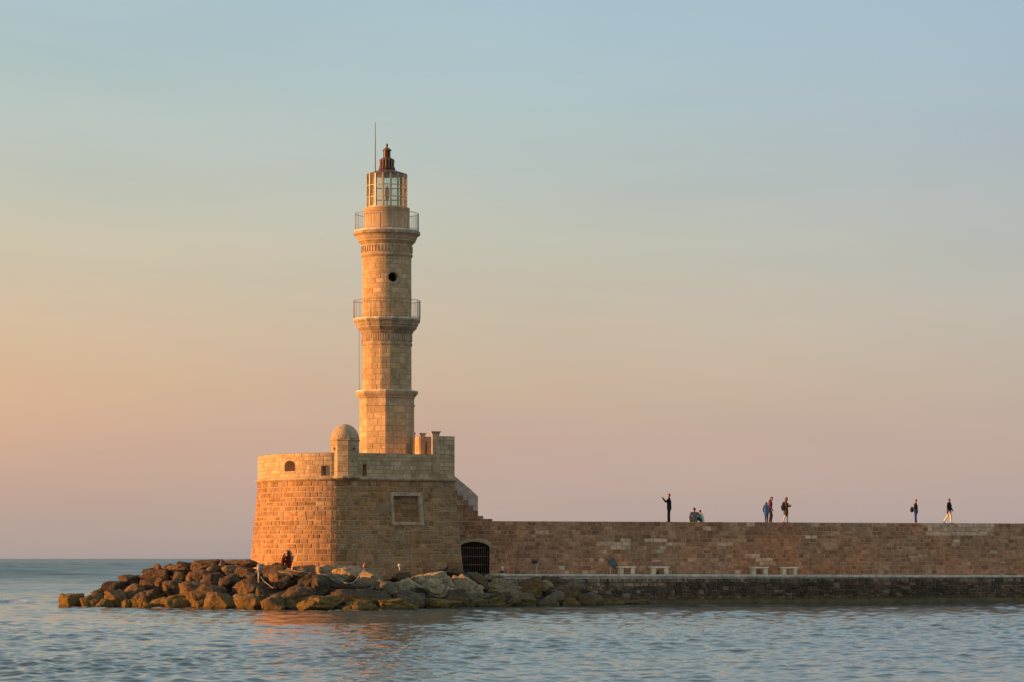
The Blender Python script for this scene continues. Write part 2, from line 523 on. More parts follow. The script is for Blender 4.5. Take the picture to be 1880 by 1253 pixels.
def frame_ring(mb, poly, outline, width, off, proud, tint=(0.5, 0.5, 0.0), closed=True, grow=None):
    """flat moulding round an opening"""
    offf = off if callable(off) else (lambda z: off)
    n = len(outline)
    cs = sum(s for s, z in outline) / n; cz = sum(z for s, z in outline) / n
    outer = []
    for i, (s, z) in enumerate(outline):
        a = Vector(outline[(i - 1) % n]) if closed or i > 0 else Vector(outline[i])
        b = Vector(outline[(i + 1) % n]) if closed or i < n - 1 else Vector(outline[i])
        p = Vector((s, z))
        t1 = (p - a).normalized() if (p - a).length > 1e-6 else (b - p).normalized()
        t2 = (b - p).normalized() if (b - p).length > 1e-6 else t1
        n1 = Vector((t1.y, -t1.x)); n2 = Vector((t2.y, -t2.x)); h = (n1 + n2).normalized()
        outer.append(p + h * (width / max(0.4, h.dot(n1))))
    def W(s, z, o):
        q = poly.at(s, offf(z) + o); return (q.x, q.y, z)
    m = n if closed else n - 1
    for i in range(m):
        j = (i + 1) % n
        i0, i1 = outline[i], outline[j]; o0, o1 = outer[i], outer[j]
        mb.face([W(*i0, proud), W(o0[0], o0[1], proud), W(o1[0], o1[1], proud), W(*i1, proud)], tint)
        mb.face([W(o0[0], o0[1], proud), W(o0[0], o0[1], -0.05), W(o1[0], o1[1], -0.05), W(o1[0], o1[1], proud)], tint)
        mb.face([W(*i1, proud), W(*i1, -0.05), W(*i0, -0.05), W(*i0, proud)], tint)


def arch(s0, s1, z0, zs, zt, n=8):
    """outline of an arched opening, counter-clockwise from outside"""
    c = (s0 + s1) / 2; a = (s1 - s0) / 2
    top = [(c + a * cos(pi * k / n), zs + (zt - zs) * sin(pi * k / n)) for k in range(n + 1)]
    return [(s0, z0), (s1, z0)] + top


def arch_holes(s0, s1, z0, zs, zt, n=6):
    c = (s0 + s1) / 2; a = (s1 - s0) / 2
    h = [(s0, s1, z0, zs)]
    for k in range(n):
        za = zs + (zt - zs) * k / n; zb = zs + (zt - zs) * (k + 1) / n
        q = ((k + 0.5) / n); w = a * sqrt(max(0.0, 1 - q * q))
        h.append((c - w, c + w, za, zb))
    return h


# ================================================================== LIGHTHOUSE
TY = 169.0
TX = xat(710.3, TY)
TC = (TX, TY)
PXM = TY / F


def tz(py): return zat(py, TY)
def tr(hw): return hw * PXM


def ngon(n, r, rot, c=TC): return Poly([(c[0] + r * cos(rot + 2 * pi * k / n), c[1] + r * sin(rot + 2 * pi * k / n)) for k in range(n)], True)


lh = empty('lighthouse', (TX, TY, 7.2))
tag(lh, 'tall pale stone lighthouse with two railed galleries and a glazed lantern room', 'lighthouse')
def tower_tint(s, z, r):
    v = r.random()
    return 0.55 + 0.22 * v if r.random() > 0.07 else r.uniform(0.25, 0.5)
# lower octagonal stage
o8 = ngon(8, tr(50.2), pi / 2)
mb = MB(); masonry(mb, o8, 6.9, tz(747), 0.0, (0.30, 0.42), (0.5, 0.95), depth=0.010, gap=0.007, seed=3, tint=tower_tint, mort=-0.006)
mb.lathe([(tr(50.2) - 0.02, 6.9), (tr(50.2) - 0.02, tz(747))], 8, TC, pi / 2)
mb.build('octagonal_base', M['tower'], lh)
def prof(lst): return [(tr(h), tz(y)) for h, y in lst]
def ledge(name, n, rot, lst, mat, smooth=False):
    m_ = MB(); m_.lathe(prof(lst), n, TC, rot, smooth=smooth); return m_.build(name, mat, lh)
lg = ledge('octagonal_ledge', 8, pi / 2, [(49.6, 748), (51.5, 747), (51.8, 744.5), (50.2, 743.5), (50.2, 733), (51.5, 732), (52.0, 729.5), (54.5, 727), (56.5, 724.5), (57.4, 722), (57.4, 720.2)], M['trim'])
m_ = MB(); m_.lathe(prof([(56.9, 720.0), (56.9, 718.3), (44, 718.2)]), 8, TC, pi / 2); m_.build('slab', M['cap'], lg, False)
m_ = MB()                                                     # small dentils under the ledge, face by face
for fk in range(8):
    a0 = pi / 2 + fk * pi / 4; a1 = a0 + pi / 4
    for k in range(9):
        t = (k + 0.6) / 9.2
        x = TX + tr(50.6) * (cos(a0) * (1 - t) + cos(a1) * t); y = TY + tr(50.6) * (sin(a0) * (1 - t) + sin(a1) * t)
        m_.box((x - 0.035, y - 0.045, tz(732.4)), (x + 0.035, y + 0.045, tz(729.8)), rot=(a0 + a1) / 2 + pi / 2)
m_.build('dentil_band', M['trim'], lg)
# middle sixteen-sided stage
o16 = ngon(16, tr(45.6), pi / 2 + pi / 16)
mb = MB(); masonry(mb, o16, tz(719), tz(611), 0.0, (0.27, 0.36), (0.4, 0.8), depth=0.010, gap=0.007, seed=5, tint=tower_tint, mort=-0.006)
mb.lathe([(tr(45.6) - 0.02, tz(719)), (tr(45.6) - 0.02, tz(611))], 16, TC, pi / 2 + pi / 16)
mb.build('sixteen_sided_shaft', M['tower'], lh)
lb = ledge('collar', 16, pi / 2 + pi / 16, [(45.7, 637), (46.6, 636), (47.6, 634), (47.6, 632), (46.0, 631), (46.0, 611.5)], M['trim'])
m_ = MB()                                                     # fluted frieze
for k in range(64):
    a = pi / 2 + pi / 16 + 2 * pi * (k + 0.5) / 64
    x, y = TX + tr(45.9) * cos(a), TY + tr(45.9) * sin(a)
    m_.box((x - 0.028, y - 0.042, tz(628)), (x + 0.028, y + 0.042, tz(615.5)), rot=a)
m_.build('fluted_frieze', M['trim'], lb)
lower_gallery = ledge('lower_gallery', 16, pi / 2 + pi / 16, [(46, 615), (47.5, 613.5), (49.5, 609.5), (53.5, 605.5), (55.8, 603), (55.8, 600.5), (57.2, 599.5), (59.2, 594.5), (60.8, 592.5), (61.8, 591.5), (62.2, 588.5)], M['stain'])
m_ = MB(); m_.lathe(prof([(61.8, 588.3), (61.8, 585.8), (44, 585.6)]), 16, TC, pi / 2 + pi / 16); m_.build('slab', M['cap'], lower_gallery)


def railing(parent, rpx, zb, zt_, nb):
    m_ = MB()
    r_ = tr(rpx)
    for k in range(nb):
        a = 2 * pi * (k + 0.5) / nb
        p = Vector((TX + r_ * cos(a), TY + r_ * sin(a), zb))
        m_.tube([p, p + Vector((0, 0, zt_ - zb))], 0.009 if k % 8 else 0.016, 5, caps=False)
    o = m_.build('railing', M['rail'], parent)
    for nm, z, rr in (('handrail', zt_, 0.016), ('bottom_rail', zb + 0.08, 0.010)):
        q = MB(); ring = [(TX + r_ * cos(2 * pi * k / 48), TY + r_ * sin(2 * pi * k / 48), z) for k in range(49)]
        q.tube(ring, rr, 5, caps=False); q.build(nm, M['rail'], o)


railing(lower_gallery, 61.2, tz(587), tz(553.2), 60)
# upper round stage with an oculus
o48 = ngon(48, tr(44.9), pi / 2)
oz = tz(513); oc = o48.L / 2 + tr(13.2); orad = tr(8.8)
holes = []
for k in range(9):
    q0 = -1 + 2 * k / 9; q1 = -1 + 2 * (k + 1) / 9; qm = (q0 + q1) / 2
    w = orad * sqrt(1 - qm * qm); holes.append((oc - w, oc + w, oz + q0 * orad, oz + q1 * orad))
mb = MB(); masonry(mb, o48, tz(586), tz(471), 0.0, (0.27, 0.36), (0.45, 0.85), holes, depth=0.008, gap=0.007, seed=7, tint=tower_tint, mort=-0.006)
shaft = mb.build('round_shaft', M['tower'], lh)
circ = [(oc + orad * cos(2 * pi * k / 20), oz + orad * sin(2 * pi * k / 20)) for k in range(20)]
mb = MB(); frame_ring(mb, o48, circ, tr(4.2), 0.0, 0.05); tunnel(mb, o48, circ, 0.03, 0.55)
oculus = mb.build('round_window', M['trim'], lh)
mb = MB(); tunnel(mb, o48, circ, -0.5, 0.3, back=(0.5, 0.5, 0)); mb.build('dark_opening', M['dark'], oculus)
up_g = ledge('upper_gallery', 48, pi / 2, [(45, 475), (46.5, 473), (47.6, 471.5), (47.6, 469.5), (46.4, 468), (46.4, 451), (48, 449.5), (50.5, 446.5), (52.6, 445.5), (52.6, 442.5), (54.0, 441.5), (55.6, 437), (58.0, 434.2), (59.6, 433.2)], M['trim'])
m_ = MB(); m_.lathe(prof([(59.5, 433.4), (61.2, 432.4), (61.4, 428.6), (60.6, 426.6)]), 48, TC, pi / 2); m_.build('cornice', M['stain'], up_g)
m_ = MB()
for k in range(48):
    a = 2 * pi * (k + 0.5) / 48
    x, y = TX + tr(46.6) * cos(a), TY + tr(46.6) * sin(a)
    m_.box((x - 0.03, y - 0.05, tz(465)), (x + 0.03, y + 0.05, tz(454)), rot=a)
m_.build('fluted_frieze', M['trim'], up_g)
m_ = MB(); m_.lathe(prof([(60.0, 426.4), (60.0, 424.4), (40, 424.2)]), 16, TC, pi / 2 + pi / 16); m_.build('slab', M['cap'], up_g)
railing(up_g, 58.2, tz(425.5), tz(393.2), 56)
# lantern
dr = ledge('lantern_drum', 48, 0, [(42.6, 425), (42.6, 422), (41.6, 421), (41.6, 386), (42.2, 385.4), (42.2, 383.2), (30, 383.1)], M['pale'], True)
lan = empty('lantern_room', (0, 0, 0)); lan.parent = lh
def lpart(mb_, name, mat, parent=lan):
    o = mb_.build(name, mat); o.parent = parent; o.data.transform(Matrix.Translation(-Vector((TX, TY, 7.2)))); return o
m_ = MB(); m_.lathe(prof([(36.6, 383.4), (36.6, 322.4)]), 64, TC, 0, smooth=True, close=False); lpart(m_, 'glazing', M['glass'])
nm_ = 16
for k in range(nm_):
    a = -pi / 2 + R(-9.4) + 2 * pi * k / nm_
    m_ = MB(); x, y = TX + tr(36.8) * cos(a), TY + tr(36.8) * sin(a)
    m_.box((x - 0.035, y - 0.042, tz(383.4)), (x + 0.035, y + 0.042, tz(322)), rot=a); lpart(m_, 'mullion', M['brass'])
for yy in (338.5, 360.0):
    m_ = MB(); m_.tube([(TX + tr(36.4) * cos(2 * pi * k / 48), TY + tr(36.4) * sin(2 * pi * k / 48), tz(yy + 4)) for k in range(49)], 0.03, 6, caps=False)
    lpart(m_, 'glazing_ring', M['brass'])
m_ = MB(); m_.lathe(prof([(36.9, 384), (37.6, 383.4), (37.6, 381.6), (36.9, 381.2)]), 48, TC, 0); lpart(m_, 'sill_ring', M['brass'])
m_ = MB(); m_.lathe(prof([(1.4, 385), (1.4, 368), (4.2, 366), (5.2, 360), (5.2, 352), (4.2, 346), (2.0, 344), (1.0, 340)]), 20, TC, 0, smooth=True)
lens = lpart(m_, 'lamp_lens', plain('lens_glass', (0.6, 0.5, 0.47), 0.15, 0.0, 0.2))
roof = ledge('lantern_roof', 40, 0, [(36.2, 322.5), (37.6, 322.3), (37.7, 321.2), (34.5, 319.8), (28, 317.8), (20, 315.0), (15, 312.8), (12, 311.4)], M['copper'], True)
m_ = MB(); m_.lathe(prof([(10.2, 310), (10.2, 295.5), (13.2, 294.6), (12.8, 293.2), (9.5, 291), (6.6, 289.4)]), 16, TC, 0, smooth=False)
for k in range(14):
    a = 2 * pi * (k + 0.3) / 14
    c0 = Vector((TX, TY, 0)); d = Vector((cos(a), sin(a), 0))
    m_.tube([c0 + d * tr(13.4) + Vector((0, 0, tz(310.5))), c0 + d * tr(11.8) + Vector((0, 0, tz(305))), c0 + d * tr(12.2) + Vector((0, 0, tz(295)))], [0.075, 0.05, 0.06], 5)
vent = m_.build('ventilator', M['copper'], roof)
m_ = MB(); m_.lathe(prof([(5.2, 290), (5.2, 278), (8.4, 277.4), (8.6, 276.2), (5.6, 273.2), (2.6, 271.4), (1.6, 270.4), (1.2, 269.8), (2.0, 268.8), (2.7, 267.4), (2.2, 265.8), (1.0, 264.4), (0.5, 263)]), 16, TC, 0, smooth=True)
for k in range(8):
    a = 2 * pi * (k + 0.2) / 8
    x, y = TX + tr(5.6) * cos(a), TY + tr(5.6) * sin(a)
    m_.box((x - 0.03, y - 0.03, tz(289.5)), (x + 0.03, y + 0.03, tz(277.8)), rot=a)
m_.build('finial', M['copper'], roof)
rx, ry = xat(690, TY + 0.1), TY - 0.55
m_ = MB(); m_.tube([(rx, ry, tz(320)), (rx, ry, tz(268)), (rx, ry, tz(227))], [0.034, 0.028, 0.016], 6); m_.build('lightning_rod', M['iron'], lh)
m_ = MB(); cx0 = xat(659.3, TY - 0.3)
m_.tube([(cx0, TY - 0.3, tz(608)), (cx0, TY - 0.35, tz(660)), (cx0 + 0.01, TY - 0.3, tz(719))], 0.014, 5); m_.build('conductor_cable', M['cable'], lh)

# ================================================================== BASTION
A_, D_, B_, C_ = Vector((-14.65, 169.6)), Vector((-11.97, 164.45)), Vector((-9.25, 162.9)), Vector((xat(834.5, 166.5), 166.5))
bz0, bz1, bz2, bz3 = A_, A_ + Vector((0.5, -3.7)), B_ + Vector((-3.1, -0.2)), B_
arc = []
for k in range(25):
    t = k / 24; arc.append(bz0 * (1 - t) ** 3 + bz1 * 3 * t * (1 - t) ** 2 + bz2 * 3 * t * t * (1 - t) + bz3 * t ** 3)
dBC = (C_ - B_).normalized()
q0, q3 = arc[-3], B_ + dBC * 0.8
soft = [q0.lerp(B_, t).lerp(B_.lerp(q3, t), t) for t in (0, 0.17, 0.33, 0.5, 0.67, 0.83, 1.0)]
RY = 176.2
pts = [Vector((-14.2, RY)), Vector((-14.75, 173.0))] + arc[:-3] + soft + [C_, Vector((xat(834, 166.5) * RY / 166.5 - 0.35, RY))]
fp = Poly(pts)
ZC = 7.16                     # cornice
ZP = 8.55                     # parapet top
batter = lambda z: 0.092 * max(0.0, 7.0 - z)
sB = fp.s_at_px(633, 10, None); sC = fp.s[-2]
bast = empty('bastion', (-9, 168, 1.5))
tag(bast, 'rounded brown stone bastion with pale parapet carrying the lighthouse', 'fort')
n0, n1 = fp.s_at_px(721.5, sB, sC, batter(6)), fp.s_at_px(768.5, sB, sC, batter(6))
qm = fp.at((n0 + n1) / 2, batter(6))
nz0, nz1 = zat(958.5, qm.y), zat(911, qm.y)
def fort_tint(s, z, r):
    v = r.random()
    if r.random() < 0.05: return r.uniform(0.7, 0.95)
    return 0.2 + 0.42 * v
mb = MB()
masonry(mb, fp, 0.6, 7.0, batter, lambda t: (0.34, 0.44) if t < 0.33 else (0.23, 0.32), lambda t: (0.45, 1.0) if t < 0.33 else (0.28, 0.65),
        [(n0, n1, nz0, nz1)], gap=0.032, depth=0.026, tint=fort_tint, seed=21, jit=0.03, split=0.12)
mb.build('battered_wall', M['fort'], bast)
out = [(n0, nz0), (n1, nz0), (n1, nz1), (n0, nz1)]
mb = MB(); frame_ring(mb, fp, out, 0.19, batter, 0.06); niche = mb.build('niche_frame', M['surround'], bast)
mb = MB(); tunnel(mb, fp, out, lambda z: batter(z) + 0.0, 0.22)
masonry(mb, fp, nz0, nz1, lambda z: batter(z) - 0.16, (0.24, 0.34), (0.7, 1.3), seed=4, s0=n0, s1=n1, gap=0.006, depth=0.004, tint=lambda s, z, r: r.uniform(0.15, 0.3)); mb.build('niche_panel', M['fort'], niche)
# cornice string course
mb = MB()
ss = fp.s
pr = [(-0.05, 7.0), (0.03, 7.0), (0.10, 7.05), (0.14, 7.10), (0.14, 7.17), (0.09, 7.21), (0.02, 7.24), (-0.3, 7.25)]
for i in range(len(ss) - 1):
    for (oa, za), (ob, zb) in zip(pr[:-1], pr[1:]):
        a, b, c, d = fp.at(ss[i], oa), fp.at(ss[i + 1], oa), fp.at(ss[i + 1], ob), fp.at(ss[i], ob)
        mb.face([(a.x, a.y, za), (b.x, b.y, za), (c.x, c.y, zb), (d.x, d.y, zb)])
mb.build('string_course', M['trim'], bast)
# parapet with its three openings
def pxs(px): return fp.s_at_px(px, 10, sC)
eA = (pxs(522.8), pxs(542)); eB = (pxs(590), pxs(605.5)); eC = (pxs(666), pxs(673.5))
ya = fp.at(eA[0]).y; yb = fp.at(eB[0]).y; yc = fp.at(eC[0]).y
A1 = (eA[0], eA[1], zat(866, ya), zat(854.5, ya), zat(846.5, ya))
B1 = (eB[0], eB[1], zat(873.5, yb), zat(857.5, yb), zat(855.5, yb))
C1 = (eC[0], eC[1], zat(873, yc), zat(853, yc), zat(852.8, yc))
holes = arch_holes(*A1) + arch_holes(*B1, n=3) + [(C1[0], C1[1], C1[2], C1[4])]
mb = MB()
def pale_tint(s, z, r): return 0.45 + 0.35 * r.random() if r.random() > 0.07 else r.uniform(0.15, 0.4)
masonry(mb, fp, 7.22, ZP, 0.0, (0.24, 0.31), (0.4, 0.8), holes, gap=0.010, depth=0.010, tint=pale_tint, seed=31, mort=-0.006)
sH = fp.s_at_px(805.5, sB, sC)
z_hi = zat(801.5, 166.3)
masonry(mb, fp, ZP, z_hi, 0.0, (0.24, 0.31), (0.35, 0.7), gap=0.010, depth=0.010, tint=pale_tint, seed=33, mort=-0.006, s0=sH, s1=sC + 3.0)
TH = 0.75
for a, b, z0_, z1_, hs, th in ((0.0, fp.L, 7.2, ZP, holes, TH), (sH, sC + 3.0, ZP, z_hi, (), 0.3)):      # inner face and coping
    zc = sorted({z0_, z1_} | {h for q in hs for h in q[2:4]})
    for u, w in zip(zc[:-1], zc[1:]):
        for x, y in subtract(a, b, u, w, hs):
            s_ = fp.inner(x, y)
            for s2, s3 in zip(s_[:-1], s_[1:]):
                p0, p1 = fp.at(s2, -th), fp.at(s3, -th)
                mb.face([(p1.x, p1.y, u), (p0.x, p0.y, u), (p0.x, p0.y, w), (p1.x, p1.y, w)])
    s_ = fp.inner(a, b)
    for s2, s3 in zip(s_[:-1], s_[1:]):
        p0, p1, p2, p3 = fp.at(s2, 0.012), fp.at(s3, 0.012), fp.at(s3, -th), fp.at(s2, -th)
        mb.face([(p0.x, p0.y, z1_), (p1.x, p1.y, z1_), (p2.x, p2.y, z1_), (p3.x, p3.y, z1_)], (0.7, 0.5, 0))
for s_ in (sH, sC + 3.0):
    p0, p1 = fp.at(s_, 0.0), fp.at(s_, -0.3)
    mb.face([(p0.x, p0.y, ZP), (p1.x, p1.y, ZP), (p1.x, p1.y, z_hi), (p0.x, p0.y, z_hi)])
for o_ in (arch(*A1), arch(*B1), [(C1[0], C1[2]), (C1[1], C1[2]), (C1[1], C1[4]), (C1[0], C1[4])]):
    tunnel(mb, fp, o_, 0.0, TH + 0.05)
par = mb.build('parapet', M['pale'], bast)
mb = MB(); frame_ring(mb, fp, arch(*A1)[1:] + [arch(*A1)[0]], 0.045, 0.0, 0.016); mb.build('arched_opening', M['trim'], par)
# rear side of the bastion, towards the open sea
mb = MB(); e_, f_ = fp.p[0], fp.p[-1]
rp = Poly([f_, e_]); masonry(mb, rp, 0.6, ZP, 0.0, (0.24, 0.36), (0.4, 0.9), gap=0.02, depth=0.012, seed=35, mort=-0.006)
for (y0_, z0_, z1_) in ((RY - 0.6, 7.19, ZP),):
    mb.face([(e_.x, y0_, z0_), (f_.x, y0_, z0_), (f_.x, y0_, z1_), (e_.x, y0_, z1_)]); mb.face([(e_.x, y0_, z1_), (f_.x, y0_, z1_), (f_.x, RY, z1_), (e_.x, RY, z1_)])
mb.build('rear_wall', M['pale'], bast)
# terrace floor
mb = MB(); mb.face([(fp.at(s, -0.05).x, fp.at(s, -0.05).y, 7.19) for s in fp.s], (0.5, 0.5, 0)); mb.build('terrace', M['plaster'], bast)
# sentry turret on the corner
qb = fp.at(sB, -0.42)
UC = (xat(633.3, qb.y), qb.y); us = qb.y / F
tur = empty('sentry_turret'); tur.parent = bast
def upart(mb_, name, mat):
    o = mb_.build(name, mat); o.parent = tur; o.data.transform(Matrix.Translation(-Vector((-9, 168, 1.5)))); return o
def uz(py): return zat(py, qb.y)
urot = R(63)
RU = 26.8 * us
up_ = Poly([(UC[0] + RU * cos(urot + 2 * pi * k / 8), UC[1] + RU * sin(urot + 2 * pi * k / 8)) for k in range(8)], True)
hl = []
for px_ in (614, 650):
    sl_ = up_.s_at_px(px_, up_.L * 0.2, up_.L * 0.8); zz = uz(825); r_ = 0.07
    hl.append((sl_, zz))
hs = [(s_ - 0.075, s_ + 0.075, z_ - 0.085, z_ + 0.085) for s_, z_ in hl]
mb = MB(); masonry(mb, up_, 7.22, uz(809), 0.0, (0.28, 0.36), (0.5, 0.8), hs, gap=0.006, depth=0.005, tint=pale_tint, seed=41, mort=-0.004)
mb.lathe([(RU - 0.16, 7.22), (RU - 0.16, uz(809))], 8, UC, urot)
upart(mb, 'turret_wall', M['pale'])
for s_, z_ in hl:
    mb = MB(); o_ = [(s_ + 0.08 * cos(2 * pi * k / 12), z_ + 0.09 * sin(2 * pi * k / 12)) for k in range(12)]
    frame_ring(mb, up_, o_, 0.035, 0.0, 0.012); ob = upart(mb, 'loophole', M['trim'])
mb = MB(); mb.lathe([(RU - 0.02, uz(811)), (RU + 0.06, uz(810)), (RU + 0.07, uz(808)), (RU + 0.0, uz(807))], 8, UC, urot); upart(mb, 'turret_moulding', M['trim'])
mb = MB(); hd = uz(779.5) - uz(808)
mb.lathe([(RU * 0.975 * cos(t * pi / 2 / 12), uz(807.6) + hd * sin(t * pi / 2 / 12)) for t in range(12)] + [(0.03, uz(779.5))], 32, UC, 0, smooth=True)
for k in range(8):                                                   # the eight faces run up a little way into the dome
    a0_, a1_ = urot + k * pi / 4, urot + (k + 1) * pi / 4
    p0 = Vector((UC[0] + RU * cos(a0_), UC[1] + RU * sin(a0_), 0)); p1 = Vector((UC[0] + RU * cos(a1_), UC[1] + RU * sin(a1_), 0))
    ctr_ = Vector((UC[0], UC[1], 0))
    za_, zb_ = Vector((0, 0, uz(807.4))), Vector((0, 0, uz(800.5)))
    i0, i1 = p0.lerp(ctr_, 0.3), p1.lerp(ctr_, 0.3)
    mb.face([p0 + za_, p1 + za_, p1.lerp(ctr_, 0.02) + zb_, p0.lerp(ctr_, 0.02) + zb_]); mb.face([p0.lerp(ctr_, 0.02) + zb_, p1.lerp(ctr_, 0.02) + zb_, i1 + zb_, i0 + zb_])
upart(mb, 'dome', M['pale'])
mb = MB(); mb.lathe([(0.1, uz(893)), (RU * 0.55, uz(885)), (RU * 0.86, uz(881.5)), (RU + 0.02, uz(880)), (RU + 0.09, uz(878.5)), (RU + 0.09, uz(875.8)), (RU + 0.01, uz(874.2))], 16, UC, urot, smooth=False); upart(mb, 'corbel', M['trim'])

# small ruined gatehouse on the terrace, right of the tower
gh = empty('terrace_shelter', (xat(785, 167), 167.0, 7.2))
tag(gh, 'low stone shelter with flared pillars on the terrace right of the tower', 'shelter')
def gz(py): return zat(py, 167.0)
gx = lambda px: xat(px, 167.0)
mb = MB()
gp = Poly([(gx(761), 167.45), (gx(769.5), 166.85), (gx(806), 167.5), (gx(806), 168.2)])
masonry(mb, gp, 7.2, gz(802), 0.0, (0.25, 0.33), (0.3, 0.6), gap=0.01, depth=0.01, tint=pale_tint, seed=51, mort=-0.006)
mb.add([(gx(761), 167.45, gz(802)), (gx(769.5), 166.85, gz(802)), (gx(806), 167.5, gz(802)), (gx(806), 168.2, gz(802)), (gx(763), 168.0, gz(802))], [(0, 1, 2, 3, 4)])
mb.add([(gx(761), 167.45, 7.2), (gx(761), 167.45, gz(802)), (gx(763), 168.0, gz(802)), (gx(763), 168.0, 7.2)], [(0, 3, 2, 1)])
mb.build('shelter_wall', M['pale'], gh)
def pillar(px0, px1, ytop, Y, nm='flared_pillar'):
    m_ = MB(); c = ((xat(px0, Y) + xat(px1, Y)) / 2, Y); w = (xat(px1, Y) - xat(px0, Y)) / 2
    q = sqrt(2)
    m_.lathe([(w * q, 7.2), (w * q, zat(ytop + 5.5, Y)), (w * q * 1.25, zat(ytop + 2.2, Y)), (w * q * 1.45, zat(ytop + 1.2, Y)), (w * q * 1.45, zat(ytop, Y))], 4, c, R(-126)); return m_.build(nm, M['trim'], gh)
pillar(771, 780, 795.5, 166.75)
pillar(793, 806, 792.5, 165.95)
pillar(757.5, 762, 794.5, 167.75)
mb = MB(); mb.box((gx(783), 166.98, 7.2), (gx(792), 167.3, gz(812)), rot=0.14); mb.build('doorway', M['plaster'], gh)

# ================================================================== HARBOUR WALL AND QUAY
W0, W1 = Vector((-1.29, 174.0)), Vector((32.4, 186.0))
wd = (W1 - W0).normalized(); wn = Vector((wd.y, -wd.x))
wl = Poly([W0 - wd * 4.2, W1 + wd * 22])
def wall_s(px): return wl.s_at_px(px)
def wall_pt(px, o=0.0):
    q = wl.at(wall_s(px), o); return q
ZW = 4.90
ZQ = lambda px: 1.78 - 0.14 * (px - 900) / 980
hw = empty('harbor_wall', (W0.x, W0.y, 1.7))
tag(hw, 'long brown stone harbor wall with arched gate and flat walkway on top', 'wall')
g0, g1 = wall_s(842.5), wall_s(898.5)
gy = wl.at(g1).y
gate = (g0, g1, 1.5, zat(1007, gy), zat(995, gy))
mb = MB()
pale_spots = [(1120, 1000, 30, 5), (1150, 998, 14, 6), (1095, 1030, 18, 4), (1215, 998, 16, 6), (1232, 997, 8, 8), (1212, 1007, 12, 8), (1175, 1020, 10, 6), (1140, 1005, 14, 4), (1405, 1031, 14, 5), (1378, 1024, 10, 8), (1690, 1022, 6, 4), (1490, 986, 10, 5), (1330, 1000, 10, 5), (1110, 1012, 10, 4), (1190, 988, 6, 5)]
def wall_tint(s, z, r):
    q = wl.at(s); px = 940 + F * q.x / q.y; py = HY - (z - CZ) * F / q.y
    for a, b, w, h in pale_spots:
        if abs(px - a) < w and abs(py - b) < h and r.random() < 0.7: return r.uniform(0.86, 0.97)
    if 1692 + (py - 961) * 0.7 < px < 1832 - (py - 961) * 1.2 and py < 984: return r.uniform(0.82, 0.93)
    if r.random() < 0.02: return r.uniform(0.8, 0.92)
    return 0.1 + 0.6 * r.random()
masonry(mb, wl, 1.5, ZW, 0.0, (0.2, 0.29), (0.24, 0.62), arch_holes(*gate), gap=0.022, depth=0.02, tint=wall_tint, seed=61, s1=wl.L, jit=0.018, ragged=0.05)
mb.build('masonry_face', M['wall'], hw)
mb = MB()                                                      # walkway on top, a body 6 m thick
a, b, c, d = wl.at(0, -0.02), wl.at(wl.L, -0.02), wl.at(wl.L, -6), wl.at(0, -6)
mb.face([(a.x, a.y, ZW - 0.035), (b.x, b.y, ZW - 0.035), (c.x, c.y, ZW - 0.035), (d.x, d.y, ZW - 0.035)])
mb.face([(d.x, d.y, -1), (c.x, c.y, -1), (c.x, c.y, ZW - 0.035), (d.x, d.y, ZW - 0.035)][::-1])
mb.face([(b.x, b.y, -1), (c.x, c.y, -1), (c.x, c.y, ZW - 0.035), (b.x, b.y, ZW - 0.035)])
mb.build('walkway', M['cap'], hw)
# stair with its side masonry, rising towards the bastion
sy = wall_pt(870).y
def ws(px): return wall_s(px)
steps = [(905, 957), (887, 949.5), (877.5, 947), (877.5, 938.5), (868.5, 938.5), (868.5, 928.3), (859.2, 928.3), (859.2, 918.9), (849.6, 918.9), (849.6, 910), (839.5, 910), (839.5, 900.5), (828, 900.5)]
mb = MB()
tops = [(ws(839.5), 900.5, ws(820)), (ws(849.6), 910, ws(839.5)), (ws(859.2), 918.9, ws(849.6)), (ws(868.5), 928.3, ws(859.2)), (ws(877.5), 938.5, ws(868.5)), (ws(887), 947.5, ws(877.5)), (ws(904), 953, ws(887))]
for k, (sr, ytop, sl_) in enumerate(tops):
    zt_ = zat(ytop, sy)
    masonry(mb, wl, ZW, zt_, 0.0, (0.24, 0.32), (0.35, 0.75), gap=0.02, depth=0.018, tint=lambda s, z, r: 0.55 * r.random(), seed=70 + k, s0=max(sl_, 0.01), s1=sr)
    p0, p1, p2, p3 = wl.at(sl_, 0.012), wl.at(sr, 0.012), wl.at(sr, -2.0), wl.at(sl_, -2.0)
    mb.face([(p0.x, p0.y, zt_), (p1.x, p1.y, zt_), (p2.x, p2.y, zt_), (p3.x, p3.y, zt_)])
    zl = zat(tops[k + 1][1], sy) if k < len(tops) - 1 else ZW
    mb.face([(p1.x, p1.y, zl), (p2.x, p2.y, zl), (p2.x, p2.y, zt_), (p1.x, p1.y, zt_)])
mb.build('staircase', M['wall'], hw)
mb = MB()                                                      # smooth grey parapet behind the stair
yb_ = sy + 2.6
o_ = [(815, 958), (877.5, 958), (877.5, 911.5), (862, 897), (836, 875.5), (815, 862)]
f1 = [P(x, y, yb_ + (x - 870) * 0.011) for x, y in o_]; f2 = [v + Vector((-0.1, 0.4, 0)) for v in f1]
mb.face(f1); mb.face(f2[::-1])
for i in range(len(f1)):
    j = (i + 1) % len(f1); mb.face([f1[j], f1[i], f2[i], f2[j]])
mb.build('stair_parapet', M['plaster'], hw)
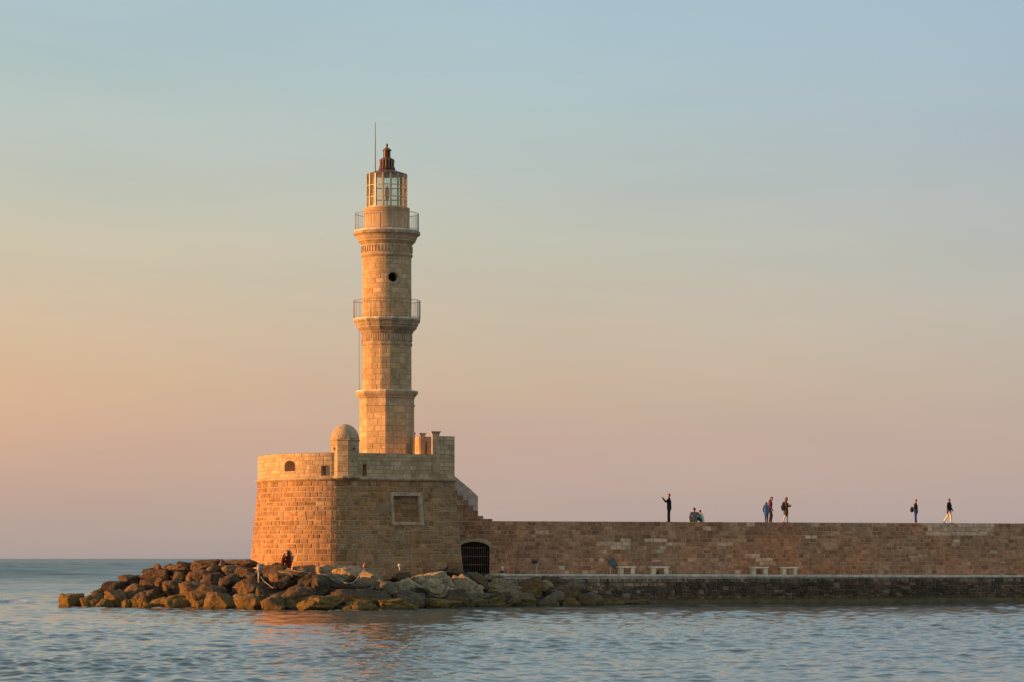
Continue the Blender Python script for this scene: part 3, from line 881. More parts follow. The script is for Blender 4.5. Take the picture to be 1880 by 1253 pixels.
# arched gateway
oa = arch(*gate, n=12)
mb = MB()
frame_ring(mb, wl, oa[2:], 0.22, 0.0, 0.045, closed=False)
q0_, q1_ = wl.at(g1 + 0.02, 0.05), wl.at(g1 + 0.75, 0.05)
sgs = [(g1 + 0.2, g1 + 0.5)]
mb2 = MB()
for a_, b_ in sgs:
    p0, p1 = wl.at(a_, 0.04), wl.at(b_, 0.04); i0, i1 = wl.at(a_, -0.05), wl.at(b_, -0.05)
    z0_, z1_ = zat(1007, gy), zat(1002.2, gy)
    for qd in ([(p0, z0_), (p1, z0_), (p1, z1_), (p0, z1_)], [(p0, z1_), (p1, z1_), (i1, z1_), (i0, z1_)], [(p1, z0_), (i1, z0_), (i1, z1_), (p1, z1_)], [(p0, z0_), (i0, z0_), (i1, z0_), (p1, z0_)]):
        mb.face([(v.x, v.y, z) for v, z in qd])
arch_o = mb.build('gate_arch', M['pale'], hw)
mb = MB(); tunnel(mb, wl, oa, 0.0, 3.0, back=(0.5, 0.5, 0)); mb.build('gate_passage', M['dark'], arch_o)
ig = empty('iron_gate'); ig.parent = hw
mb = MB()
for k in range(15):
    s_ = g0 + (g1 - g0) * (k + 0.5) / 15; u = (s_ - (g0 + g1) / 2) / ((g1 - g0) / 2)
    q = wl.at(s_, -0.18); zt_ = gate[3] + (gate[4] - gate[3]) * sqrt(max(0, 1 - u * u)) - 0.01
    mb.tube([(q.x, q.y, 1.7), (q.x, q.y, zt_)], 0.016, 6, caps=False)
ob = mb.build('gate_bars', M['iron']); ob.parent = ig; ob.data.transform(Matrix.Translation(-Vector((W0.x, W0.y, 1.7))))
for py in (1006.5, 1022, 1037.5):
    mb = MB(); qa, qb_ = wl.at(g0 + 0.02, -0.2), wl.at(g1 - 0.02, -0.2); z = zat(py, gy)
    mb.tube([(qa.x, qa.y, z), (qb_.x, qb_.y, z)], 0.022, 6, caps=False)
    ob = mb.build('crossbar', M['iron']); ob.parent = ig; ob.data.transform(Matrix.Translation(-Vector((W0.x, W0.y, 1.7))))

# quay
QW = 3.5
qp = Poly([W0 - wd * 1.2 + wn * QW, W1 + wd * 22 + wn * (QW - 0.2)])
quay = empty('quay', (W0.x, W0.y, 0)); tag(quay, kind='structure')
def qtop(s):
    q = qp.at(s); return ZQ(940 + F * q.x / q.y)
def quay_tint(s, z, r):
    q = qp.at(s); px = 940 + F * q.x / q.y; py = HY - (z - CZ) * F / q.y
    lim = np.interp(px, [1000, 1060, 1110, 1150, 1200, 1300, 1480, 1600, 1900], [1092, 1088, 1084, 1078, 1071, 1067, 1065, 1063, 1062])
    v = r.random()
    if py < lim - 2: return 0.6 + 0.4 * v
    if py < lim + 3: return 0.25 + 0.6 * v
    return 0.6 * v * v + (0.15 if v > 0.95 else 0)
mb = MB()
nseg = 70
zq1 = 1.50
masonry(mb, qp, -0.6, zq1, lambda z: 0.06 * (zq1 - z), (0.16, 0.27), (0.18, 0.6), gap=0.03, depth=0.07, tint=quay_tint, seed=81, jit=0.05, mort=-0.02, split=0.15)
mb.build('quay_face', M['quay'], quay)
mb = MB(); mbs = MB()
for k in range(nseg):
    s0_, s1_ = qp.L * k / nseg, qp.L * (k + 1) / nseg
    z0_, z1_ = qtop(s0_), qtop(s1_)
    a, b = qp.at(s0_, 0.06), qp.at(s1_, 0.06); c, d = qp.at(s1_, -QW - 0.3), qp.at(s0_, -QW - 0.3)
    mb.face([(a.x, a.y, z0_), (b.x, b.y, z1_), (c.x, c.y, z1_), (d.x, d.y, z0_)])
    mb.face([(a.x, a.y, z0_ - 0.11), (b.x, b.y, z1_ - 0.11), (b.x, b.y, z1_), (a.x, a.y, z0_)])
    a2, b2 = qp.at(s0_, 0.0), qp.at(s1_, 0.0)
    mb.face([(a2.x, a2.y, z0_ - 0.11), (b2.x, b2.y, z1_ - 0.11), (b.x, b.y, z1_ - 0.11), (a.x, a.y, z0_ - 0.11)])
    a3, b3 = qp.at(s0_, 0.0), qp.at(s1_, 0.0)
    mbs.face([(a3.x, a3.y, zq1 - 0.01), (b3.x, b3.y, zq1 - 0.01), (a3.x * 0 + b3.x, b3.y, z1_ - 0.105), (a3.x, a3.y, z0_ - 0.105)], (0.8, 0.5, 0))
mb.build('quay_paving', M['cap'], quay)
mbs.build('quay_beam', M['plaster'], quay)
# low algae covered foot of the quay
nx, ny = 520, 14
vs, fs = [], []
s_a = qp.L * 0.08
for i in range(nx):
    s_ = s_a + (qp.L - s_a) * i / (nx - 1)
    wv = 0.62 + 0.22 * noise.noise((s_ * 0.35, 3.1, 0)) + 0.12 * noise.noise((s_ * 1.3, 7.7, 0))
    hh = 0.27 + 0.10 * noise.noise((s_ * 0.5, 1.2, 0)) + 0.05 * noise.noise((s_ * 2.2, 5.2, 0))
    for j in range(ny):
        t = j / (ny - 1)
        o = 0.02 + wv * min(1.0, t / 0.7) + 0.25 * max(0, t - 0.7)
        z = hh * (1 - 0.35 * t) if t < 0.7 else hh * 0.75 - (t - 0.7) / 0.3 * 1.0
        q = qp.at(s_, o + 0.05)
        z += 0.05 * noise.noise((s_ * 3, o * 4, 2.0)); vs.append((q.x, q.y, z))
for i in range(nx - 1):
    for j in range(ny - 1):
        a = i * ny + j; fs.append((a, a + 1, a + ny + 1, a + ny)[::-1])
mb = MB(); mb.add(vs, fs, (0.3, 0.5, 0), True); mb.build('quay_foot', M['quay'], quay)

# benches
def bench_mesh(parent, L=1.1):
    m_ = MB(); m_.box((-L / 2, -0.22, 0.375), (L / 2, 0.22, 0.47), bev=0.012, tint=(0.9, 0.6, 0)); m_.build('seat', M['concrete'], parent, True)
    for sx in (-0.33, 0.34):
        m_ = MB(); m_.box((sx * L - 0.125, -0.17, 0), (sx * L + 0.125, 0.17, 0.372), bev=0.01, tint=(0.4, 0.4, 0)); m_.build('leg', M['concrete'], parent, True)
bench = empty('stone_bench')
bench_mesh(bench)
blabels = ['pale stone bench beside the thin post and the teal panel', 'pale stone bench with dark bundle underneath it', 'pale stone bench below the two walkers in blue and maroon', 'pale stone bench below the woman with brown backpack']
for k, px in enumerate((1143.5, 1204, 1386, 1441)):
    if k == 0: o = bench
    else:
        o = bench.copy(); COL.objects.link(o)
        for ch in list(bench.children):
            c = ch.copy(); COL.objects.link(c); c.parent = o
    q = wall_pt(px, 0.55)
    o.location = (q.x, q.y, ZQ(px)); o.rotation_euler = (0, 0, atan2(wd.y, wd.x)); o.scale = ((1.0, 1.1, 1.05, 1.0)[k], 1, 1)
    tag(o, blabels[k], 'bench', 'stone benches along the harbor wall')

# ================================================================== BREAKWATER BOULDERS
front_px = [60, 113, 200, 300, 380, 450, 520, 600, 680, 760, 850, 930, 1000, 1110, 1200]
front_Y = [164, 162, 160, 157.5, 155, 153, 151.7, 151, 152, 154, 157.5, 160.5, 163, 165.5, 170]
def YF(px): return float(np.interp(px, front_px, front_Y))
SL = 4.3
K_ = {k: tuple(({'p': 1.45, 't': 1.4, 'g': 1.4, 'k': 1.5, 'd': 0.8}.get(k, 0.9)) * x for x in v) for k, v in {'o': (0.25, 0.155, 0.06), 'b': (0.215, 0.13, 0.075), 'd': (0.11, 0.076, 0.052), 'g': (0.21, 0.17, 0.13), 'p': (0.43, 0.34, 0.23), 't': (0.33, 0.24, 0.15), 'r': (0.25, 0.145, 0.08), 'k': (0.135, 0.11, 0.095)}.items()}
BL = [
 (132, 1104, 44, 29, 'o', 'ochre boulder at the seaward tip of the breakwater'),
 (168, 1102, 44, 26, 'b', 'dark brown boulder right behind the ochre tip boulder'),
 (192, 1107, 34, 17, 'b', 'low brown boulder at the waterline next to the tip pair'),
 (179, 1088, 22, 11, 'o', 'small bright ochre knob on top of the low tip boulders'),
 (207, 1077, 51, 20, 'd', 'flat dark block with an ochre lit end above the tip'),
 (241, 1064, 46, 18, 'd', 'long dark sloping slab leaning on the seaward shoulder'),
 (283, 1058, 52, 27, 'b', 'broad brown boulder below the small pointed stone'),
 (274, 1048, 26, 10, 'd', 'small dark stone left of the pointed stone'),
 (290, 1043, 17, 16, 'b', 'small pointed stone standing on the seaward ridge'),
 (212, 1099, 42, 34, 'b', 'tall rough brown boulder in the middle of the tip'),
 (246, 1085, 44, 28, 'r', 'reddish brown boulder behind the tall rough one'),
 (278, 1073, 40, 22, 'b', 'knobbly brown boulder halfway up the seaward slope'),
 (296, 1073, 24, 27, 'r', 'upright reddish boulder halfway up the seaward slope'),
 (272, 1092, 62, 22, 'd', 'long dark low slab above the small waterline stones'),
 (233, 1108, 18, 17, 'o', 'small conical ochre stone at the waterline'),
 (263, 1104, 15, 20, 'b', 'narrow upright brown stone at the waterline'),
 (272, 1110, 20, 10, 'o', 'smallest flat ochre stone touching the foam'),
 (295, 1105, 38, 19, 'o', 'low ochre boulder left of the ridge backed waterline boulder'),
 (325, 1103, 54, 25, 'o', 'ridge backed ochre boulder at the waterline before the big wedge'),
 (321, 1079, 42, 29, 'b', 'brown boulder overhanging a black hollow'),
 (307, 1083, 14, 21, 'o', 'thin upright ochre stone beside the black hollow'),
 (376, 1090, 84, 46, 'b', 'largest wedge shaped boulder with a bright ochre flank'),
 (404, 1102, 54, 32, 'b', 'sloping brown boulder running from the big wedge into the water'),
 (333, 1059, 30, 22, 'd', 'round dark boulder above the big wedge'),
 (364, 1059, 42, 28, 'b', 'smooth brown boulder directly above the big wedge'),
 (330, 1044, 42, 17, 'r', 'pinkish brown boulder on the seaward ridge'),
 (311, 1042, 23, 13, 'r', 'small reddish stone right of the pointed stone'),
 (340, 1037, 38, 13, 'd', 'dark flat topped boulder on the ridge line'),
 (377, 1041, 48, 17, 'r', 'reddish boulder below the low dark ridge slab'),
 (385, 1033, 54, 12, 'b', 'low dark ridge slab against the sea horizon'),
 (393, 1047, 30, 18, 'b', 'brown stone wedged left of the tall orange stone'),
 (408, 1040, 15, 24, 'r', 'tall narrow orange lit stone near the bastion'),
 (425, 1035, 26, 9, 'p', 'small pale flat stone behind the tall orange one'),
 (426, 1045, 36, 15, 'g', 'grey green boulder right of the tall orange stone'),
 (443, 1034, 54, 13, 'b', 'dark low boulder touching the lit bastion foot'),
 (421, 1070, 38, 36, 'd', 'angular boulder lit orange on its left edge only'),
 (390, 1065, 40, 28, 'd', 'dark boulder between the big wedge and the angular one'),
 (456, 1078, 56, 30, 'b', 'round brown boulder above the square block'),
 (457, 1106, 54, 33, 'o', 'square block at the waterline with an ochre left face'),
 (501, 1107, 40, 33, 'b', 'triangular boulder at the waterline right of the square block'),
 (539, 1092, 80, 42, 'b', 'big leaning slab with ochre underside below the seated person'),
 (585, 1108, 78, 31, 'o', 'humped yellowish boulder at the waterline below the leaning slab'),
 (513, 1064, 38, 26, 'b', 'brown boulder beneath the white marker post rope'),
 (574, 1068, 48, 32, 'd', 'dark brown boulder above the leaning slab'),
 (598, 1078, 48, 46, 'd', 'deeply shaded tall boulder right of the leaning slab'),
 (455, 1050, 44, 20, 'b', 'brown boulder behind the white marker post'),
 (499, 1050, 50, 26, 'b', 'broad brown boulder right of the marker post head'),
 (562, 1046, 44, 18, 'r', 'orange lit boulder right of the seated person'),
 (534, 1051, 44, 12, 'g', 'flat pale grey ledge under the feet of the seated person'),
 (464, 1063, 40, 24, 'd', 'dark boulder at the foot of the marker post'),
 (482, 1091, 26, 26, 'd', 'shaded stone filling the gap beside the square block'),
 (600, 1046, 38, 20, 't', 'pale tan boulder at the edge of the lit wall'),
 (638, 1054, 58, 31, 't', 'pale overhanging boulder left of the rope loop'),
 (679, 1066, 54, 40, 't', 'tall tan boulder right of the rope loop'),
 (710, 1078, 44, 30, 'g', 'round grey boulder right of the tall tan one'),
 (645, 1081, 80, 22, 'd', 'flat dark boulder under the rope loop'),
 (664, 1097, 114, 31, 'd', 'long dark block with an ochre left end'),
 (655, 1115, 78, 18, 'o', 'low olive boulder in the water below the long dark block'),
 (726, 1110, 88, 24, 'o', 'mossy yellow green boulder at the waterline'),
 (747, 1098, 64, 32, 'k', 'slate grey angular boulder behind the mossy one'),
 (748, 1073, 60, 24, 'p', 'pale ridged arm of stone left of the craggy pale boulder'),
 (790, 1069, 92, 40, 'p', 'big pale craggy boulder with a pointed top'),
 (852, 1075, 76, 42, 'p', 'big pale pitted boulder below the iron gate'),
 (808, 1108, 76, 19, 'o', 'long flat ochre boulder at the waterline under the pale pair'),
 (845, 1094, 60, 26, 'd', 'shaded dark boulder under the pale pair'),
 (884, 1103, 88, 27, 'k', 'broad grey boulder with olive foot at the waterline'),
 (880, 1068, 36, 32, 'b', 'rounded ochre brown boulder behind the pale pitted one'),
 (922, 1076, 70, 30, 't', 'rough tan boulder under the white globe lamp'),
 (951, 1102, 64, 28, 'k', 'grey boulder with one bright ochre patch at the waterline'),
 (975, 1075, 44, 34, 'o', 'upright ochre boulder close to the quay edge'),
 (1003, 1076, 30, 22, 't', 'small pale stone right of the upright ochre boulder'),
 (1016, 1067, 48, 20, 'b', 'brown boulder touching the quay edge'),
 (1037, 1084, 60, 27, 'b', 'tan ridged boulder in front of the quay corner'),
 (1006, 1106, 42, 19, 'k', 'low grey stone at the waterline left of the ochre pair'),
 (1020, 1097, 40, 26, 'k', 'grey upright stone behind the low grey one'),
 (1050, 1106, 38, 18, 'o', 'low ochre stone left of the last grey boulder'),
 (1087, 1102, 50, 30, 'k', 'last grey boulder before the quay with an olive foot'),
 (1056, 1070, 34, 17, 'g', 'grey stone against the pale quay beam'),
 (826, 1051, 60, 16, 'b', 'low brown boulder at the bastion foot left of the gate'),
 (866, 1058, 38, 14, 'g', 'small grey boulder right in front of the gate'),
 (904, 1061, 40, 13, 't', 'small tan rubble stone at the end of the quay'),
 (1120, 1105, 56, 15, 'd', 'dark flat rock at the quay foot beside the last boulder'),
 (1172, 1106, 66, 12, 'd', 'dark low shelf rock along the quay foot'),
 (560, 1058, 46, 22, 'b', 'brown stone under the orange lit boulder'),
 (735, 1058, 40, 16, 'b', 'brown stone at the bastion foot below the small white lamp'),
 (615, 1064, 46, 24, 'g', 'grey stone beneath the pale overhanging boulder'),
]


def boulder(i, cx, cy, w, h, key, label):
    r = random.Random(1000 + i * 7)
    top = cy - h / 2; bot = cy + h / 2
    low = bot > 1094 and cy > 1088
    Y = YF(cx) + 3
    for _ in range(6):
        zb = zat(bot, Y); Y = YF(cx) + SL * max(0.0, zat(cy, Y)) + (0.6 * w * Y / F * 0.35)
    if cx > 990: Y = min(Y, wall_pt(cx, QW + 1.0).y)
    sc = Y / F
    W, H = w * sc * (1.14 if cx < 600 else 1.06), h * sc * 1.04
    zt_ = zat(top, Y); zb = zat(bot, Y)
    if low: zb = min(zb, -0.3) - 0.15
    else: zb -= H * 0.38
    H2 = zt_ - zb; D = min(max(W * r.uniform(0.65, 0.95), H2 * 0.9), 2.6)
    bm = bmesh.new()
    bmesh.ops.create_icosphere(bm, subdivisions=5 if w > 60 else 4, radius=1.0)
    planes = []
    for k in range(12):
        v = Vector((r.gauss(0, 1), r.gauss(0, 1), r.gauss(0, 1) * 0.8)).normalized(); planes.append((v, r.uniform(0.5, 0.85)))
    planes.append((Vector((r.uniform(-.35, .35), r.uniform(-.35, .2), 1)).normalized(), r.uniform(0.6, 0.8)))
    planes.append((Vector((r.uniform(-.5, .5), -1, r.uniform(-.1, .5))).normalized(), r.uniform(0.6, 0.8)))
    o = Vector((r.uniform(0, 90), r.uniform(0, 90), r.uniform(0, 90)))
    box = r.uniform(0.72, 0.95)
    for v in bm.verts:
        c = v.co
        c = Vector([math.copysign(abs(x) ** box, x) for x in c])
        for n, d in planes:
            k = c.dot(n) - d
            if k > 0: c = c - n * k
        dd = noise.voronoi(c * 1.5 + o)[0]
        c = c * (1.0 - 0.13 * max(0.0, 1.0 - (dd[1] - dd[0]) / 0.16))
        c = c + c.normalized() * (0.08 * noise.noise(c * 1.6 + o) + 0.06 * noise.noise(c * 3.6 + o) + 0.05 * abs(noise.noise(c * 7.5 + o)) + 0.024 * noise.noise(c * 15 + o))
        v.co = c
    xs = [v.co.x for v in bm.verts]; ys = [v.co.y for v in bm.verts]; zs = [v.co.z for v in bm.verts]
    lo = Vector((min(xs), min(ys), min(zs))); hi = Vector((max(xs), max(ys), max(zs)))
    for v in bm.verts:
        q = Vector(((v.co.x - lo.x) / (hi.x - lo.x) - 0.5, (v.co.y - lo.y) / (hi.y - lo.y) - 0.5, (v.co.z - lo.z) / (hi.z - lo.z)))
        v.co = Vector((q.x * W, q.y * D, q.z * H2))
    for f in bm.faces: f.smooth = True
    me = bpy.data.meshes.new('boulder'); bm.to_mesh(me); bm.free()
    me.materials.append(M['boulder'])
    ob = bpy.data.objects.new('boulder', me); COL.objects.link(ob)
    ob.location = (xat(cx, Y), Y, zb)
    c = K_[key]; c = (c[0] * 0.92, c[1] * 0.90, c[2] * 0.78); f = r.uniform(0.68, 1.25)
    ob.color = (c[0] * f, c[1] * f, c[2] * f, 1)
    tag(ob, label, 'boulder', 'boulders of the breakwater')
    return ob


BO = {}
for i, b in enumerate(BL): BO[b[5]] = boulder(i, *b)

# rubble core under the boulders
nx, ny = 150, 60
vs, fs = [], []
for i in range(nx):
    px = 120 + (1120 - 120) * i / (nx - 1)
    yf = YF(px) + 1.6
    zmax = max(0.05, np.interp(px, [120, 180, 240, 300, 380, 460, 900, 1000, 1060, 1120], [0.1, 0.55, 1.2, 1.8, 2.05, 2.0, 1.0, 0.9, 0.7, 0.3]))
    zmax = min(zmax, zat(float(np.interp(px, [460, 520, 640, 900, 1120], [1045, 1049, 1062, 1070, 1092])), 163)) if px > 440 else zmax
    back = np.interp(px, [120, 460, 470, 1120], [168, 178, 178, 174])
    for j in range(ny):
        t = j / (ny - 1); Y = yf + (back - yf) * t
        z = min(zmax, (Y - yf) / SL - 0.1) if t < 0.8 or px > 450 else zmax - (t - 0.8) * 14
        x = xat(px, YF(px) + 6)
        x = xat(px, Y)
        z += 0.22 * noise.noise((x * 0.9, Y * 0.9, 4)) + 0.08 * noise.noise((x * 2.6, Y * 2.6, 9))
        if j == 0: z = -1.0
        vs.append((x, Y, z))
for i in range(nx - 1):
    for j in range(ny - 1):
        a = i * ny + j; fs.append((a, a + ny, a + ny + 1, a + 1))
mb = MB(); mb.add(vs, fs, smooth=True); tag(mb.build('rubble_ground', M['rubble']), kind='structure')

# ================================================================== SMALL THINGS
white = plain('white_paint', (0.62, 0.56, 0.48), 0.5)
post = empty('marker_post', P(474.8, 1070, 157.6))
tag(post, 'cream post with a grey drum head and crossarm on the boulders', 'post')
Yp = 157.6
m_ = MB(); m_.tube([P(474.9, 1070, Yp), P(474.9, 1048, Yp)], 0.042, 8, caps=False); m_.build('pole', plain('cream_paint', (0.60, 0.45, 0.27), 0.6), post)
m_ = MB(); m_.tube([P(469.5, 1049.6, Yp), P(482, 1050.6, Yp)], 0.035, 6); m_.build('crossarm', plain('worn_metal', (0.40, 0.34, 0.28), 0.6, 0.2), post)
m_ = MB(); c = P(476.5, 1049, Yp); s_ = Yp / F
m_.lathe([(4.6 * s_, zat(1049.2, Yp)), (5.2 * s_, zat(1047, Yp)), (5.2 * s_, zat(1040, Yp)), (4.2 * s_, zat(1037, Yp)), (2.0 * s_, zat(1035.6, Yp))], 14, (c.x, c.y), 0, smooth=True)
m_.build('lamp_head', plain('grey_drum', (0.26, 0.24, 0.23), 0.6), post)
def rope(pts, label, r=0.022):
    q = [Vector(p) for p in pts]; sm = []
    for i in range(len(q) - 1):
        a, b, c, d = q[max(i - 1, 0)], q[i], q[i + 1], q[min(i + 2, len(q) - 1)]
        for k in range(6):
            t = k / 6
            sm.append(0.5 * ((2 * b) + (c - a) * t + (2 * a - 5 * b + 4 * c - d) * t * t + (3 * b - a - 3 * c + d) * t ** 3))
    sm.append(q[-1])
    m_ = MB(); m_.tube(sm, r, 6); return tag(m_.build('rope', M['rope']), label, 'rope')
rope([P(479, 1059.5, 156.6), P(484, 1066.5, 155.8), P(492, 1073.5, 155.2), P(501, 1080, 154.8)], 'thin rope stretched from the marker post down the dark rocks', 0.014)
rope([P(626, 1066, 156.2), P(634, 1070.6, 155.9), P(646, 1070.5, 156), P(655, 1064, 156.4), P(661, 1054, 157.0), P(667, 1047.6, 158.4), P(671, 1044.5, 159.5)], 'pale rope looping between the tan boulders', 0.024)
rope([P(535, 1047, 158.6), P(545, 1049, 158.2), P(556, 1050, 158), P(575, 1053, 157.6), P(600, 1056, 157.4)], 'pale cord lying along the ledge right of the seated person', 0.011)
m_ = MB(); c = P(669.5, 1039.5, 161); m_.ball((c.x, c.y, c.z), (0.11, 0.10, 0.14)); m_.ball((c.x + 0.03, c.y, c.z + 0.13), (0.05, 0.05, 0.07)); m_.tube([c - Vector((0, 0, 0.1)), c - Vector((-0.05, 0, 0.32))], [0.04, 0.03], 6)
tag(m_.build('buoy', plain('red_plastic', (0.30, 0.13, 0.10), 0.5)), 'small reddish float at the upper end of the pale rope', 'buoy')
def stub_lamp(px, y0, y1, Y, rr, label, dark_base=False):
    e = empty('globe_lamp', P(px, y1, Y)); tag(e, label, 'lamp')
    s_ = Y / F; H = (y1 - y0) * s_
    m_ = MB(); m_.ball((0, 0, H - rr), rr); m_.build('globe', plain('white_globe', (0.75, 0.68, 0.58), 0.35), e, True)
    m_ = MB()
    if dark_base: m_.lathe([(rr * 1.25, 0), (rr * 1.25, H * 0.26), (rr * 0.5, H * 0.34)], 10, (0, 0), 0, smooth=True)
    else: m_.tube([(0.03, 0, 0), (0, 0, H - rr)], rr * 0.45, 7)
    m_.build('base', M['dark'] if dark_base else white, e, True)
    if dark_base:
        m_ = MB(); m_.lathe([(rr * 0.5, H * 0.34), (rr * 0.95, H * 0.42), (rr * 0.5, H * 0.62), (rr * 0.4, H - rr * 1.8)], 10, (0, 0), 0, smooth=True); m_.build('neck', white, e, True)
stub_lamp(733, 1035.5, 1047, 161.8, 0.08, 'small white globe on a short stem before the shaded bastion wall')
stub_lamp(922, 1039.8, 1053, 172.2, 0.085, 'pale globe lamp with dark base standing at the quay end', True)
m_ = MB(); m_.box(tuple(P(916.5, 1062, 171.9) - Vector((0, 0.25, 0))), tuple(P(928, 1053.2, 171.9) + Vector((0, 0.25, 0))), bev=0.03, rot=0.2)
tag(m_.build('stone_block', M['concrete']), 'pale tan stone block under the globe lamp at quay end', 'block')
m_ = MB(); a = P(815.5, 1050.5, 164.5)
m_.tube([a, a + Vector((0.05, 0, 0.12)), a + Vector((0.14, 0, 0.21)), a + Vector((0.2, 0, 0.26))], [0.03, 0.075, 0.065, 0.03], 8)
m_.tube([a + Vector((-0.07, 0, 0.04)), a + Vector((0.03, 0, 0.1))], [0.02, 0.05], 6)
m_.ball(tuple(a + Vector((0.2, 0, 0.27))), 0.045); m_.tube([a + Vector((0.23, 0, 0.27)), a + Vector((0.3, 0, 0.27))], [0.016, 0.006], 5)
tag(m_.build('bird', plain('dark_feathers', (0.05, 0.04, 0.035), 0.7)), 'small dark bird perched on the low rocks left of the gate', 'bird')
# sign on its pole
sg = empty('sign', (*wall_pt(984, 1.3), ZQ(984))); tag(sg, 'dark blue board on a thin white pole on the quay', 'sign')
Ys = sg.location.y
m_ = MB(); m_.tube([P(985.6, 1055.5, Ys), P(985.6, 1035, Ys)], 0.022, 6, caps=False); m_.build('pole', white, sg)
m_ = MB(); a, b = P(976, 1035.2, Ys), P(986.5, 1029.4, Ys); m_.box((a.x, Ys - 0.05, a.z), (b.x, Ys - 0.024, b.z), bev=0.01); m_.build('board', plain('dark_blue_enamel', (0.022, 0.02, 0.04), 0.4), sg)
tp = empty('panel', (*wall_pt(1123, 0.08), zat(1033, wall_pt(1123).y))); tag(tp, 'faded teal panel leaning on the harbor wall above the thin post', 'panel')
tp.rotation_euler = (0, 0, atan2(wd.y, wd.x))
m_ = MB()
o_ = [(-0.28, 0.05), (-0.05, -0.22), (0.28, -0.42), (0.36, -0.2), (0.22, 0.12), (0.0, 0.26)]
f1 = [Vector((x, -0.03, z)) for x, z in o_]; f2 = [v + Vector((0, 0.05, 0)) for v in f1]
m_.face(f1); m_.face(f2[::-1])
for i in range(6):
    j = (i + 1) % 6; m_.face([f1[j], f1[i], f2[i], f2[j]])
m_.build('sheet', plain('teal_board', (0.10, 0.125, 0.125), 0.6, vary=0.5), tp, True)
m_ = MB(); Yq = wall_pt(1120, 2.0).y; m_.tube([P(1120.3, 1056, Yq), P(1120.3, 1043.5, Yq)], 0.025, 6)
tag(m_.build('thin_post', white), 'short thin cream post left of the first stone bench', 'post')
m_ = MB(); c = P(1206.5, 1053.6, wall_pt(1206, 0.5).y); m_.ball(tuple(c), (0.12, 0.1, 0.06)); m_.ball(tuple(c + Vector((0.06, 0.02, 0.02))), (0.07, 0.07, 0.05))
tag(m_.build('bundle', plain('black_cloth', (0.02, 0.015, 0.015), 0.8)), 'black bundle lying under the second stone bench', 'bundle')
m_ = MB(); q = wall_pt(861, -0.5); c = Vector((q.x, q.y, zat(1051, q.y)))
m_.box((c.x - 0.2, c.y - 0.15, c.z - 0.12), (c.x + 0.2, c.y + 0.15, c.z + 0.14), bev=0.03)
m_.box((c.x - 0.22, c.y - 0.17, c.z + 0.14), (c.x + 0.22, c.y + 0.17, c.z + 0.18), bev=0.015)
tag(m_.build('crate', plain('blue_plastic', (0.02, 0.06, 0.14), 0.5)), 'blue crate behind the bars of the iron gate', 'crate')


# ================================================================== PEOPLE
def remesh(name, mb_, voxel, mat, parent, it=3):
    me = mb_.mesh(name + '_src'); o = bpy.data.objects.new(name + '_src', me); COL.objects.link(o)
    md = o.modifiers.new('r', 'REMESH'); md.mode = 'VOXEL'; md.voxel_size = voxel; md.use_smooth_shade = True
    sm = o.modifiers.new('s', 'SMOOTH'); sm.factor = 0.5; sm.iterations = it
    dg = bpy.context.evaluated_depsgraph_get()
    new = bpy.data.meshes.new_from_object(o.evaluated_get(dg)); new.name = name
    bpy.data.objects.remove(o); bpy.data.meshes.remove(me)
    new.materials.clear(); new.materials.append(mat)
    ob = bpy.data.objects.new(name, new); COL.objects.link(ob); ob.parent = parent
    return ob


skin = plain('skin', (0.46, 0.26, 0.18), 0.55, vary=0.1)
def cloth(name, c): return plain(name, c, 0.85, vary=0.2, scale=9, spec=0.15)
J0 = dict(pel=(0, 0, .95), waist=(0, 0, 1.09), chest=(.01, 0, 1.28), neck=(0, 0, 1.46), head=(.03, 0, 1.62),
          hipL=(0, .095, .92), hipR=(0, -.095, .92), kneL=(.02, .1, .49), kneR=(.02, -.1, .49), ankL=(0, .1, .08), ankR=(0, -.1, .08),
          shL=(0, .19, 1.41), shR=(0, -.19, 1.41), elL=(-.03, .25, 1.13), elR=(-.03, -.25, 1.13), wrL=(.07, .24, .89), wrR=(.07, -.24, .89))


def hand(mb_, wr, el, inward, curl=0.5):
    """palm, four unequal bent fingers and a thumb from the side of the palm"""
    d = (wr - el).normalized(); n = (inward - d * inward.dot(d)).normalized(); s = d.cross(n)
    p0 = wr + d * 0.015; p1 = wr + d * 0.085
    mb_.tube([p0, p0.lerp(p1, .5), p1], [0.026, 0.036, 0.034], 8, flat=0.45, up=s)
    for k, (L, off) in enumerate(((.072, .027), (.082, .009), (.076, -.009), (.058, -.026))):
        b = p1 + s * off - d * 0.006; c = curl * (0.9 + 0.12 * k)
        e1 = b + (d * cos(c * .5) + n * sin(c * .5)) * L * .5; e2 = e1 + (d * cos(c * 1.3) + n * sin(c * 1.3)) * L * .3; e3 = e2 + (d * cos(c * 2) + n * sin(c * 2)) * L * .25
        mb_.tube([b, e1, e2, e3], [0.0095, 0.009, 0.008, 0.007], 6)
    t0 = p0 + d * 0.018 + s * 0.028
    mb_.tube([t0, t0 + d * .03 + s * .024 + n * .008, t0 + d * .058 + s * .026 + n * .022], [0.012, 0.0105, 0.008], 6)


